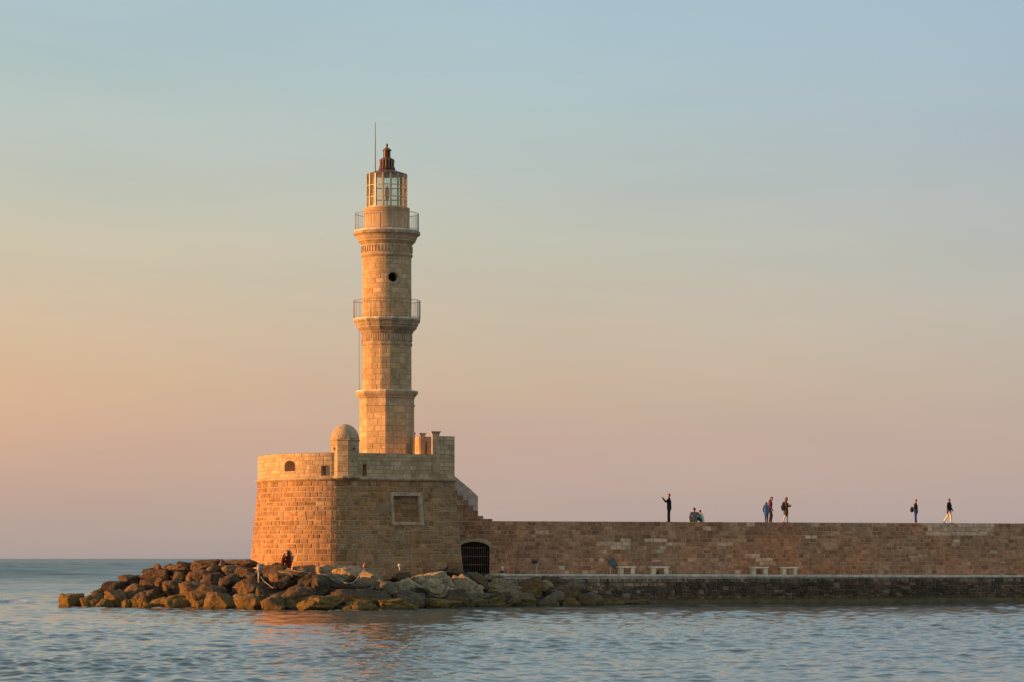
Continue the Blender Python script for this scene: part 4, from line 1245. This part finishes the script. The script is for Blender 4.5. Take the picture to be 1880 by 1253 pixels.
def figure(name_label, cat, loc, rz, H, J, wear, look=(1, 0, 0), group='people on the breakwater'):
    """wear: list of (part name, material, kind, options)"""
    k = H / 1.75
    j = {a: (Vector(b) if isinstance(b, tuple) else b) for a, b in {**J0, **J}.items()}
    e = empty('person', loc, rz); e.scale = (k, k, k); tag(e, name_label, cat, group)
    fw = Vector(look).normalized(); up = (j['head'] - j['neck']).normalized(); up = (up + Vector((0, 0, 1))).normalized()
    fw = (fw - up * fw.dot(up)).normalized(); sd = up.cross(fw)
    b = MB(); hd = j['head']
    # head: skull, face, jaw, nose, brow, ears, mouth
    b.tube([hd + up * .045 - fw * .015, hd + up * .02 - fw * .01, hd - up * .03 + fw * .012, hd - up * .075 + fw * .03], [.080, .082, .070, .045], 12, flat=1.1, up=sd)
    b.tube([hd - up * .02 + fw * .085, hd + fw * .078 + up * .02], [.013, .008], 6)
    b.tube([hd + fw * .065 + sd * .03 + up * .03, hd + fw * .065 - sd * .03 + up * .03], .012, 6)
    b.tube([hd + fw * .066 + sd * .016 - up * .055, hd + fw * .066 - sd * .016 - up * .055], .010, 6)
    for q in (1, -1): b.tube([hd + sd * .082 * q + up * .015, hd + sd * .082 * q - up * .03], [.018, .012], 6)
    b.tube([j['neck'] - up * .05, hd - up * .05 - fw * .005], [.058, .05], 10)
    # trunk
    b.tube([j['pel'] + Vector((0, 0, -.03)), j['waist'], j['chest'], j['neck'] - up * .07], [.155, .135, .165, .10], 14, flat=0.68, up=Vector((0, 1, 0)))
    for s in 'LR':
        b.tube([j['neck'] - up * .06, j['sh' + s]], [.055, .058], 8)
        b.tube([j['sh' + s], j['el' + s], j['wr' + s]], [.055, .042, .028], 10)
        b.tube([j['hip' + s] + Vector((0, 0, .02)), j['hip' + s].lerp(j['kne' + s], .5), j['kne' + s], j['kne' + s].lerp(j['ank' + s], .35), j['ank' + s]], [.09, .075, .055, .052, .037], 10)
        foot = Vector(j.get('foot' + s, (1, 0, -.12))).normalized()
        b.tube([j['ank' + s] - foot * .04 - Vector((0, 0, .035)), j['ank' + s] + foot * .12 - Vector((0, 0, .045))], [.036, .03], 8)
        hand(b, j['wr' + s], j['el' + s], Vector((0, -1 if s == 'L' else 1, 0)) + Vector((.3, 0, 0)), j.get('curl', .5))
    body = remesh('body', b, 0.0075, skin, e, 2)
    for q in (1, -1):
        m_ = MB(); m_.ball(tuple(hd + fw * .074 + sd * .03 * q + up * .012), .009, 8, 6); m_.build('eye', M['dark'], e, True)
    for nm, mat, kind, op in wear:
        m_ = MB()
        if kind == 'top':
            hem = op.get('hem', .86); w = op.get('w', 1.0); fl = op.get('flat', .78)
            ax = (j['waist'] - j['pel']).normalized()
            m_.tube([j['pel'] - ax * (0.95 - hem), j['pel'], j['waist'], j['chest'], j['neck'] - up * .045], [.185 * w * op.get('flare', 1), .182 * w, .17 * w, .19 * w, .085], 14, flat=fl, up=Vector((0, 1, 0)))
            for s in 'LR':
                m_.tube([j['neck'] - up * .07, j['sh' + s]], [.075, .075], 8)
                m_.tube([j['sh' + s], j['el' + s], j['el' + s].lerp(j['wr' + s], op.get('sleeve', .93))], [.077, .062, .048], 10)
            if op.get('hood'): m_.tube([j['neck'] - fw * .09 - up * .02, j['neck'] - fw * .06 + up * .06], [.07, .05], 8)
            m_.tube([j['neck'] - up * .05, j['neck'] + up * .01], [.08, .068], 10)
        elif kind == 'legs':
            m_.tube([j['pel'] + Vector((0, 0, .06)), j['pel'] - Vector((0, 0, .05))], [.162, .165], 12, flat=.74, up=Vector((0, 1, 0)))
            w = op.get('w', 1.0)
            for s in 'LR':
                m_.tube([j['hip' + s], j['hip' + s].lerp(j['kne' + s], .5), j['kne' + s], j['kne' + s].lerp(j['ank' + s], .45), j['ank' + s] + (j['kne' + s] - j['ank' + s]).normalized() * .03], [.103 * w, .092 * w, .073 * w, .068 * w, .058 * w], 10)
        elif kind == 'hair':
            m_.tube([hd + up * .05 - fw * .03, hd + up * .02 - fw * .045, hd - up * .02 - fw * .05], [.083, .080, .062], 10, flat=1.08, up=sd)
            if op.get('cap', True): m_.tube([hd + up * .07 - fw * .02, hd + up * .068 + fw * .03], [.068, .05], 10, flat=1.0, up=sd)
            L = op.get('long', 0)
            if L:
                for q in (1, 0, -1):
                    m_.tube([hd - fw * .05 + sd * .05 * q, hd - fw * .075 - up * .14 + sd * .065 * q, hd - fw * .085 - up * L + sd * .05 * q], [.055, .056, .025], 8)
                for q in (1, -1): m_.tube([hd + sd * .07 * q + up * .03, hd + sd * .075 * q - up * .1, hd + sd * .085 * q - up * L * .8 - fw * .02], [.03, .038, .02], 8)
        elif kind == 'shoe':
            for s in 'LR':
                m2 = MB(); foot = Vector(j.get('foot' + s, (1, 0, -.12))).normalized()
                a = j['ank' + s]
                m2.tube([a - foot * .045 - Vector((0, 0, .03)), a + foot * .06 - Vector((0, 0, .035)), a + foot * .155 - Vector((0, 0, .04))], [.045, .044, .036], 8, flat=.95)
                m2.tube([a, a + Vector((0, 0, .03))], [.048, .045], 8)
                remesh('shoe', m2, 0.012, mat, e)
            continue
        elif kind == 'tubes':
            for pts_, rads in op['t']: m_.tube(pts_, rads, 10, flat=op.get('flat', 1.0))
        remesh(nm, m_, 0.012, mat, e)
    return e


def world_of(e, p):
    return Matrix.Translation(e.location) @ Matrix.Rotation(e.rotation_euler.z, 4, 'Z') @ Vector((p[0] * e.scale[0], p[1] * e.scale[0], p[2] * e.scale[0]))


def on_wall(px, o=-0.6):
    q = wall_pt(px, o); return Vector((xat(px, q.y), q.y, ZW - 0.033))


def phone(p, rz, tilt, label):
    m_ = MB(); m_.box((-.006, -.038, -.075), (.006, .038, .075), bev=.004); o = m_.build('phone', plain('phone_case', (0.03, 0.03, 0.035), 0.3)); o.location = p; o.rotation_euler = (0, tilt, rz); tag(o, label, 'phone'); return o


black = cloth('black_cloth_jacket', (0.018, 0.016, 0.018)); darkbrown = cloth('dark_trousers', (0.032, 0.024, 0.024)); hair_b = plain('dark_brown_hair', (0.05, 0.022, 0.012), 0.6)
shoe_d = plain('dark_leather', (0.022, 0.014, 0.012), 0.5); shoe_l = plain('light_shoes', (0.40, 0.27, 0.2), 0.6)
# photographer
e = figure('man in black jacket holding up a phone, facing the lighthouse', 'person', on_wall(1228.5), pi, 1.76,
           dict(elL=(.21, .20, 1.25), elR=(.21, -.20, 1.25), wrL=(.37, .08, 1.46), wrR=(.37, -.07, 1.46), head=(.03, 0, 1.625), kneL=(.04, .09, .49), kneR=(.01, -.09, .49), ankL=(.05, .09, .08), ankR=(-.02, -.1, .08), curl=.9),
           [('jacket', black, 'top', dict(hem=.84)), ('trousers', darkbrown, 'legs', dict(w=1.08)), ('hair', hair_b, 'hair', {}), ('shoe', shoe_d, 'shoe', {})])
phone(world_of(e, (.45, 0, 1.56)), pi, 0.1, 'phone held up by the man in the black jacket')
# seated pair
SIT = dict(pel=(0, 0, .13), waist=(.01, 0, .27), chest=(.05, 0, .46), neck=(.08, 0, .64), head=(.13, 0, .79), hipL=(.03, .1, .11), hipR=(.03, -.1, .11), kneL=(.40, .2, .36), kneR=(.40, -.2, .36),
           ankL=(.52, .12, .07), ankR=(.52, -.12, .07), shL=(.06, .19, .59), shR=(.06, -.19, .59), elL=(.2, .27, .36), elR=(.2, -.27, .36), wrL=(.38, .14, .42), wrR=(.38, -.14, .42))
e = figure('seated man in teal grey jacket on top of the wall, back to us', 'person', on_wall(1275.5, -.45), R(100), 1.74, {**SIT, 'elR': (-.02, -.34, .34), 'wrR': (-.02, -.46, .1)},
           [('jacket', cloth('teal_grey_jacket', (0.17, 0.155, 0.14)), 'top', dict(hem=.9, w=.92)), ('trousers', cloth('navy_trousers', (0.03, 0.035, 0.045)), 'legs', {}), ('hair', hair_b, 'hair', {}), ('shoe', shoe_d, 'shoe', {})])
e = figure('seated woman in pale green top on the wall beside the seated man', 'person', on_wall(1289.5, -.55), R(155), 1.55, {**SIT, 'chest': (.07, 0, .45), 'neck': (.13, 0, .62), 'head': (.2, 0, .75), 'shL': (.1, .17, .57), 'shR': (.1, -.17, .57)},
           [('blouse', cloth('pale_green_top', (0.50, 0.55, 0.42)), 'top', dict(hem=.9, w=.95)), ('trousers', cloth('slate_trousers', (0.06, 0.075, 0.08)), 'legs', {}), ('hair', hair_b, 'hair', {}), ('shoe', shoe_d, 'shoe', {})], look=(1, 0, -.3))
# adult in maroon and child in blue, walking right
e = figure('adult in maroon hooded jacket walking behind the child in blue', 'person', on_wall(1413.8, -.9), R(5), 1.64,
           dict(chest=(.03, 0, 1.28), neck=(.06, 0, 1.45), head=(.12, 0, 1.60), ankR=(-.06, -.1, .08), kneR=(.02, -.1, .48), kneL=(.14, .1, .5), ankL=(.08, .1, .08), wrL=(.16, .2, .92), elL=(.0, .25, 1.15)),
           [('jacket', cloth('maroon_jacket', (0.12, 0.032, 0.048)), 'top', dict(hem=.82, hood=True)), ('trousers', cloth('brown_trousers', (0.07, 0.04, 0.035)), 'legs', {}), ('hair', plain('chestnut_hair', (0.12, 0.04, 0.018), .6), 'hair', {}), ('shoe', shoe_l, 'shoe', {})], look=(1, -.2, -.35))
e = figure('child in blue and teal coat with black hair, back to us', 'person', on_wall(1407.0, -.35), R(60), 1.28,
           dict(kneL=(.06, .1, .49), ankL=(.10, .1, .08), kneR=(-.02, -.12, .49), ankR=(-.14, -.16, .1), elL=(-.05, .27, 1.13), wrL=(.05, .26, .92)),
           [('coat', cloth('blue_coat', (0.03, 0.075, 0.25)), 'top', dict(hem=.70, w=1.02, flare=1.12, hood=True)), ('trousers', cloth('charcoal_trousers', (0.04, 0.038, 0.05)), 'legs', {}), ('hair', plain('black_hair', (0.012, 0.01, 0.014), .5), 'hair', dict(long=.16)), ('shoe', shoe_d, 'shoe', {}),
            ('teal_panel', cloth('teal_cloth', (0.03, 0.27, 0.32)), 'tubes', dict(t=[([(.0, -.135, .74), (.0, -.14, 1.0), (.01, -.13, 1.2)], [.085, .085, .075])]))])
# woman with backpack
e = figure('long haired woman in olive coat and pale leggings reading her phone', 'person', on_wall(1443, -.5), R(-8), 1.60,
           dict(head=(.05, 0, 1.615), elR=(.02, -.22, 1.13), wrR=(.26, -.12, 1.16), elL=(.02, .22, 1.13), wrL=(.24, .1, 1.12), kneL=(.09, .09, .5), ankL=(.10, .09, .08), kneR=(-.05, -.09, .49), ankR=(-.17, -.1, .09), curl=.8),
           [('coat', cloth('olive_coat', (0.085, 0.056, 0.03)), 'top', dict(hem=.66, w=1.05, flare=1.1)), ('leggings', cloth('pale_leggings', (0.55, 0.5, 0.55)), 'legs', dict(w=.82)), ('hair', plain('auburn_hair', (0.20, 0.065, 0.02), .55), 'hair', dict(long=.36)), ('shoe', shoe_l, 'shoe', {})], look=(1, -.1, -.3))
phone(world_of(e, (.37, -.1, 1.22)), R(-8), 1.0, 'phone in the hand of the woman in the olive coat')
bp = empty('backpack', world_of(e, (-.18, 0, 1.13)), R(-8)); tag(bp, 'brown backpack worn by the woman in the olive coat', 'backpack')
m_ = MB(); m_.tube([(-.03, 0, -.16), (-.02, 0, .0), (0, 0, .17)], [.14, .15, .11], 12, flat=.62, up=(0, 1, 0)); brn = plain('brown_leather', (0.17, 0.07, 0.035), .6)
remesh('bag', m_, .012, brn, bp)
m_ = MB(); m_.tube([(-.11, 0, -.1), (-.11, 0, .0)], [.075, .065], 10, flat=.5, up=(0, 1, 0)); remesh('pocket', m_, .012, brn, bp)
for q in (1, -1):
    m_ = MB(); m_.tube([(.06, .1 * q, .16), (.2, .13 * q, .22), (.38, .12 * q, .12), (.36, .15 * q, -.02), (.14, .14 * q, -.14)], .017, 6); m_.build('strap', brn, bp, True)
# standing person with bag
e = figure('person in dark jacket and blue trousers standing with a black bag', 'person', on_wall(1681.5), R(168), 1.53,
           dict(elL=(.05, .24, 1.13), wrL=(.22, .15, 1.08), elR=(.0, -.25, 1.13), wrR=(-.1, -.2, .9), curl=.8, ankL=(.02, .08, .08), ankR=(-.02, -.08, .08)),
           [('jacket', cloth('dark_navy_jacket', (0.026, 0.02, 0.028)), 'top', dict(hem=.84)), ('trousers', cloth('royal_blue_trousers', (0.035, 0.04, 0.27)), 'legs', dict(w=1.05)), ('hair', plain('ginger_hair', (0.22, 0.07, 0.025), .6), 'hair', {}), ('shoe', shoe_l, 'shoe', {}),
            ('scarf', cloth('lilac_scarf', (0.16, 0.12, 0.26)), 'tubes', dict(t=[([(.12, .05, 1.42), (.135, .03, 1.3), (.13, .02, 1.18)], [.035, .03, .02])]))])
q_ = world_of(e, (.27, .14, 1.0)); hb = empty('handbag', q_, R(168)); tag(hb, 'black bag carried in front by the person in blue trousers', 'bag')
m_ = MB(); m_.tube([(0, 0, -.06), (0, 0, .06)], [.12, .105], 10, flat=.6, up=(1, 0, 0)); remesh('pouch', m_, .012, black, hb)
m_ = MB(); m_.tube([(.06, 0, .1), (.02, 0, .19), (-.05, 0, .17), (-.08, 0, .1)], .013, 6); m_.build('handle', black, hb, True)
# walking man
e = figure('man in black jacket and cream trousers striding along the wall', 'person', on_wall(1742.5), R(-28), 1.60,
           dict(pel=(0, 0, .94), chest=(.03, 0, 1.28), neck=(.02, 0, 1.45), head=(.02, .02, 1.61), hipL=(0, .1, .91), hipR=(0, -.1, .91), kneL=(-.14, .1, .52), ankL=(-.43, .13, .17), footL=(.55, 0, -.85), kneR=(.17, -.1, .5), ankR=(.2, -.12, .08),
                elL=(.03, .26, 1.13), wrL=(.16, .22, .95), elR=(-.02, -.27, 1.13), wrR=(.06, -.27, .86)),
           [('jacket', black, 'top', dict(hem=.80, w=1.08)), ('trousers', cloth('cream_trousers', (0.70, 0.56, 0.38)), 'legs', {}), ('hair', plain('grey_hair', (0.22, 0.16, 0.13), .6), 'hair', dict(cap=False)), ('shoe', plain('brown_shoes', (0.07, 0.035, 0.025), .5), 'shoe', {})], look=(.6, .8, .1))
# seated on the boulders
sl_loc = P(531.5, 1041.0, 163.6)
e = figure('person in dark red clothes sitting on the boulders against the lit wall', 'person', sl_loc, R(188), 1.72,
           {**SIT, 'chest': (.06, 0, .46), 'neck': (.08, 0, .65), 'head': (.12, 0, .80), 'kneL': (.40, .13, .44), 'kneR': (.42, -.13, .44), 'ankL': (.36, .1, .02), 'ankR': (.38, -.1, .02), 'elL': (.36, .2, .47), 'elR': (.38, -.18, .47), 'wrL': (.30, .06, .68), 'wrR': (.32, -.06, .68), 'curl': 1.0},
           [('dress', cloth('dark_red_wool', (0.10, 0.018, 0.018)), 'top', dict(hem=.9, w=1.1)), ('trousers', cloth('dark_maroon_cloth', (0.08, 0.014, 0.016)), 'legs', dict(w=1.05)), ('hair', plain('long_dark_hair', (0.03, 0.014, 0.01), .5), 'hair', dict(long=.34)), ('shoe', shoe_l, 'shoe', {}),
            ('draped_coat', cloth('dark_coat', (0.03, 0.012, 0.012)), 'tubes', dict(t=[([(-.06, 0, .36), (-.16, 0, .2), (-.24, 0, .08)], [.14, .16, .12])]))], group=None)

# ================================================================== WATER
def water():
    nc = 1000
    yy = np.concatenate([np.exp(np.linspace(math.log(46.0), math.log(120.0), 1000))[:-1], np.exp(np.linspace(math.log(120.0), math.log(1800.0), 1350))])
    yy = np.concatenate([[-60, 0, 20, 36], yy, [1900, 2200, 3000, 4500, 7000, 16000, 40000]])
    tt = np.linspace(-0.235, 0.235, nc)
    tt = np.concatenate([np.array([-3.5, -1.5, -0.8, -0.5, -0.35, -0.28]), tt, np.array([0.28, 0.35, 0.5, 0.8, 1.5, 3.5])])
    Yg, Tg = np.meshgrid(yy, tt, indexing='ij')
    X = Tg * np.maximum(Yg, 40.0); Y = Yg.copy(); Z = np.zeros_like(X)
    sp = np.gradient(yy)[:, None] * np.ones_like(Tg)
    sx = np.maximum(Yg, 40) * np.gradient(tt)[None, :]
    rg = np.random.RandomState(5)
    dX = np.zeros_like(X); dY = np.zeros_like(X)
    gust = 0.8 + 0.3 * np.sin(X * 0.11 + 1.3 * np.sin(Y * 0.043)) * np.sin(Y * 0.061 + 0.7) + 0.12 * np.sin(X * 0.31 - Y * 0.19)
    nw = 96; nfar = 30
    for i in range(nw + nfar):
        lam = 0.26 * (3.4 / 0.26) ** ((i + rg.rand()) / nw)
        if i >= nw: lam = 7.0 * (45.0 / 7.0) ** ((i - nw + rg.rand()) / nfar)
        th = R(-75) + rg.normal(0, R(55 if i < nw else 35))                       # travelling mostly towards the right and the viewer
        kx, ky = cos(th) * 2 * pi / lam, sin(th) * 2 * pi / lam
        slope = 0.0275 * ((lam / 0.45) ** 0.5 if lam < 0.45 else 1.0 if lam < 1.1 else (1.1 / lam) ** 0.9)
        if i >= nw: slope = 0.019
        amp = slope * lam / (2 * pi) * (1.0 if i < nw else np.clip((Yg - 150) / 250, 0.12, 1.0))
        fade = np.clip((lam / np.maximum(sp, sx * 0.6) - 1.9) / 2.0, 0, 1) * (Yg < 1900)
        ph = kx * X + ky * Y + rg.rand() * 2 * pi
        a = amp * fade * (gust if lam < 5 else 1.0)
        Z += a * np.sin(ph)
        c = 0.95 * a * np.cos(ph)
        dX += c * cos(th); dY += c * sin(th)
    # one low breaking ridge off the seaward tip
    u = X + 29.5; v = Y - (172.0 + 0.15 * u)
    ridge = np.exp(-(u / 3.6) ** 2) * np.exp(-(v / 1.1) ** 2)
    Z += 0.30 * ridge * (0.8 + 0.4 * np.sin(X * 2.1) * np.sin(Y * 1.3 + X))
    # foam: along the boulders and on the ridge
    pxg = 940 + F * X / np.maximum(Y, 1)
    yf = np.interp(pxg, front_px, front_Y)
    d = Y - yf
    nz = np.sin(X * 5.1 + 2.0 * np.sin(Y * 3.7)) * np.sin(Y * 4.3 + 1.7 * np.sin(X * 2.9)) + 0.6 * np.sin(X * 1.3 + 0.5) 
    inr = ((pxg > 105) & (pxg < 700))
    foam = np.where(inr, np.exp(-((d + 0.1) / 0.8) ** 2) * np.clip(nz * 1.6 - 0.55, 0, 1), 0)
    foam = np.maximum(foam, np.clip(np.exp(-((u - 1.0) / 1.6) ** 2) * np.exp(-((v + 0.5) / 0.6) ** 2) * (0.6 + nz), 0, 1))
    X += dX; Y += dY
    nR, nC = X.shape
    co = np.stack([X, Y, Z], -1).reshape(-1, 3).astype(np.float32)
    idx = np.arange(nR * nC).reshape(nR, nC)
    q = np.stack([idx[:-1, :-1], idx[:-1, 1:], idx[1:, 1:], idx[1:, :-1]], -1).reshape(-1, 4)
    me = bpy.data.meshes.new('sea')
    me.vertices.add(len(co)); me.vertices.foreach_set('co', co.ravel())
    me.loops.add(q.size); me.loops.foreach_set('vertex_index', q.ravel().astype(np.int32))
    me.polygons.add(len(q)); me.polygons.foreach_set('loop_start', np.arange(0, q.size, 4, dtype=np.int32))
    me.polygons.foreach_set('use_smooth', np.ones(len(q), bool))
    at = me.attributes.new('foam', 'FLOAT', 'POINT'); at.data.foreach_set('value', foam.reshape(-1).astype(np.float32))
    me.update(); me.validate()
    m, nt, b = new_mat('sea_water')
    fa = N(nt, 'ShaderNodeAttribute', attribute_name='foam')
    g = N(nt, 'ShaderNodeNewGeometry')
    c = mixc(nt, fa.outputs['Fac'], (0.068, 0.108, 0.104), (0.75, 0.74, 0.72))
    nt.links.new(c, b.inputs['Base Color'])
    b.inputs['IOR'].default_value = 1.333
    b.inputs['Specular IOR Level'].default_value = 0.5
    sxy = N(nt, 'ShaderNodeSeparateXYZ'); nt.links.new(g.outputs['Position'], sxy.inputs[0])
    far = N(nt, 'ShaderNodeMapRange'); nt.links.new(sxy.outputs[1], far.inputs[0])      # ripples too small to model become roughness
    far.inputs[1].default_value = 120; far.inputs[2].default_value = 420; far.inputs[3].default_value = 0.05; far.inputs[4].default_value = 0.34
    wind = noise_tex(nt, g.outputs['Position'], 0.05, 6, 0.65, (0.45, 1.0, 1.0))            # gusts roughen the water in patches
    rgh = math_(nt, 'MULTIPLY', far.outputs[0], math_(nt, 'ADD', 0.35, math_(nt, 'MULTIPLY', wind, 1.3)))
    nt.links.new(math_(nt, 'ADD', math_(nt, 'MULTIPLY', fa.outputs['Fac'], 0.5), rgh), b.inputs['Roughness'])
    n1 = noise_tex(nt, g.outputs['Position'], 2.2, 4, 0.6, (0.7, 1.0, 1.0)); n2 = noise_tex(nt, g.outputs['Position'], 0.35, 4, 0.6, (0.6, 1.0, 1.0))
    bump(nt, b, math_(nt, 'ADD', n1, math_(nt, 'MULTIPLY', n2, 2.0)), 0.18, 0.12)
    me.materials.append(m)
    o = bpy.data.objects.new('sea', me); COL.objects.link(o); tag(o, kind='structure')


water()

# ================================================================== SKY, SUN, CAMERA
ALPHA, ELEV = R(84), R(6.0)
sun_vec = Vector((-sin(ALPHA) * cos(ELEV), -cos(ALPHA) * cos(ELEV), sin(ELEV)))
sd_ = bpy.data.lights.new('sun', 'SUN'); sd_.energy = 5.0; sd_.angle = R(0.6); sd_.color = (1.0, 0.43, 0.115)
so = bpy.data.objects.new('sun', sd_); COL.objects.link(so); so.rotation_euler = (-sun_vec).to_track_quat('-Z', 'Y').to_euler(); so.location = (-60, 100, 40)

w = bpy.data.worlds.new('World'); scene.world = w; w.use_nodes = True
nt = w.node_tree; nt.nodes.clear()
out = N(nt, 'ShaderNodeOutputWorld'); bg = N(nt, 'ShaderNodeBackground'); nt.links.new(bg.outputs[0], out.inputs[0])
STR = 0.10
EXPO = 0.7
bg.inputs[1].default_value = STR
sky = N(nt, 'ShaderNodeTexSky'); sky.sky_type = 'NISHITA'; sky.sun_disc = False
sky.sun_elevation = ELEV; sky.sun_rotation = atan2(sun_vec.x, sun_vec.y); sky.dust_density = 3.0; sky.air_density = 1.0; sky.ozone_density = 1.0
tc = N(nt, 'ShaderNodeTexCoord')
sx = N(nt, 'ShaderNodeSeparateXYZ'); nt.links.new(tc.outputs['Generated'], sx.inputs[0])
el = math_(nt, 'DIVIDE', math_(nt, 'ARCSINE', sx.outputs[2]), R(24.0), True)       # 0 at the horizon, 1 at 24 degrees


def lin(c): return tuple(((v / 255) / 12.92 if v / 255 <= 0.04045 else ((v / 255 + 0.055) / 1.055) ** 2.4) for v in c)
def sky_ramp(rows): return ramp(nt, el, [(d / 24.0, lin(c)) for d, c in rows])
LEFT = sky_ramp([(0, (172, 157, 150)), (0.5, (182, 162, 151)), (1.4, (198, 167, 149)), (2.4, (211, 173, 146)), (3.4, (217, 181, 148)), (4.6, (216, 190, 160)), (6.0, (207, 195, 171)), (7.6, (194, 198, 185)), (9.4, (180, 196, 194)), (11, (171, 193, 199)), (16, (168, 186, 196)), (24, (166, 182, 196))])
MID = sky_ramp([(0, (170, 155, 152)), (0.7, (181, 162, 154)), (1.6, (192, 167, 155)), (2.4, (199, 171, 155)), (3.3, (202, 178, 155)), (4.6, (202, 187, 166)), (6.2, (193, 192, 177)), (7.8, (182, 194, 190)), (9.4, (174, 195, 200)), (11, (171, 195, 206)), (16, (168, 190, 199)), (24, (166, 187, 197))])
RIGHT = sky_ramp([(0, (168, 154, 152)), (0.9, (180, 163, 157)), (2.0, (189, 167, 157)), (3.4, (194, 177, 162)), (4.8, (191, 185, 174)), (6.2, (180, 184, 180)), (7.8, (172, 183, 190)), (9.4, (167, 187, 199)), (11, (164, 186, 204)), (16, (163, 186, 201)), (24, (162, 184, 199))])
az = N(nt, 'ShaderNodeMapRange'); nt.links.new(sx.outputs[0], az.inputs[0]); az.inputs[1].default_value = -0.19; az.inputs[2].default_value = 0.19
az.inputs[3].default_value = 0; az.inputs[4].default_value = 2
f1 = math_(nt, 'MINIMUM', az.outputs[0], 1.0); f2 = math_(nt, 'SUBTRACT', az.outputs[0], 1.0, True)
grad = mixc(nt, f2, mixc(nt, f1, LEFT, MID), RIGHT)
# faint thin haze bands
cl = noise_tex(nt, tc.outputs['Generated'], 5.0, 6, 0.55, (1.0, 1.0, 6.0))
grad = mixc(nt, 1.0, grad, ramp(nt, cl, [(0.3, (0.955, 0.965, 0.975)), (0.7, (1.045, 1.03, 1.02))]), 'MULTIPLY')
vm = N(nt, 'ShaderNodeVectorMath', operation='SCALE'); nt.links.new(grad, vm.inputs[0]); vm.inputs[3].default_value = 1.0 / STR / 2 ** EXPO
fm = N(nt, 'ShaderNodeMapRange'); nt.links.new(sx.outputs[2], fm.inputs[0]); fm.inputs[1].default_value = 0.36; fm.inputs[2].default_value = 1.0; fm.inputs[3].default_value = 0.0; fm.inputs[4].default_value = 0.3
nt.links.new(mixc(nt, fm.outputs[0], vm.outputs[0], sky.outputs[0]), bg.inputs[0])

cd = bpy.data.cameras.new('camera'); cam = bpy.data.objects.new('camera', cd); COL.objects.link(cam)
cd.sensor_fit = 'HORIZONTAL'; cd.sensor_width = 36.0; cd.lens = F / 1880 * 36.0; cd.shift_y = (HY - 626.5) / 1880
cd.clip_start = 0.5; cd.clip_end = 90000
cam.location = (0, 0, CZ); cam.rotation_euler = (R(90), 0, 0)
scene.camera = cam
scene.view_settings.view_transform = 'Standard'; scene.view_settings.look = 'None'
scene.view_settings.exposure = EXPO; scene.view_settings.gamma = 1.0
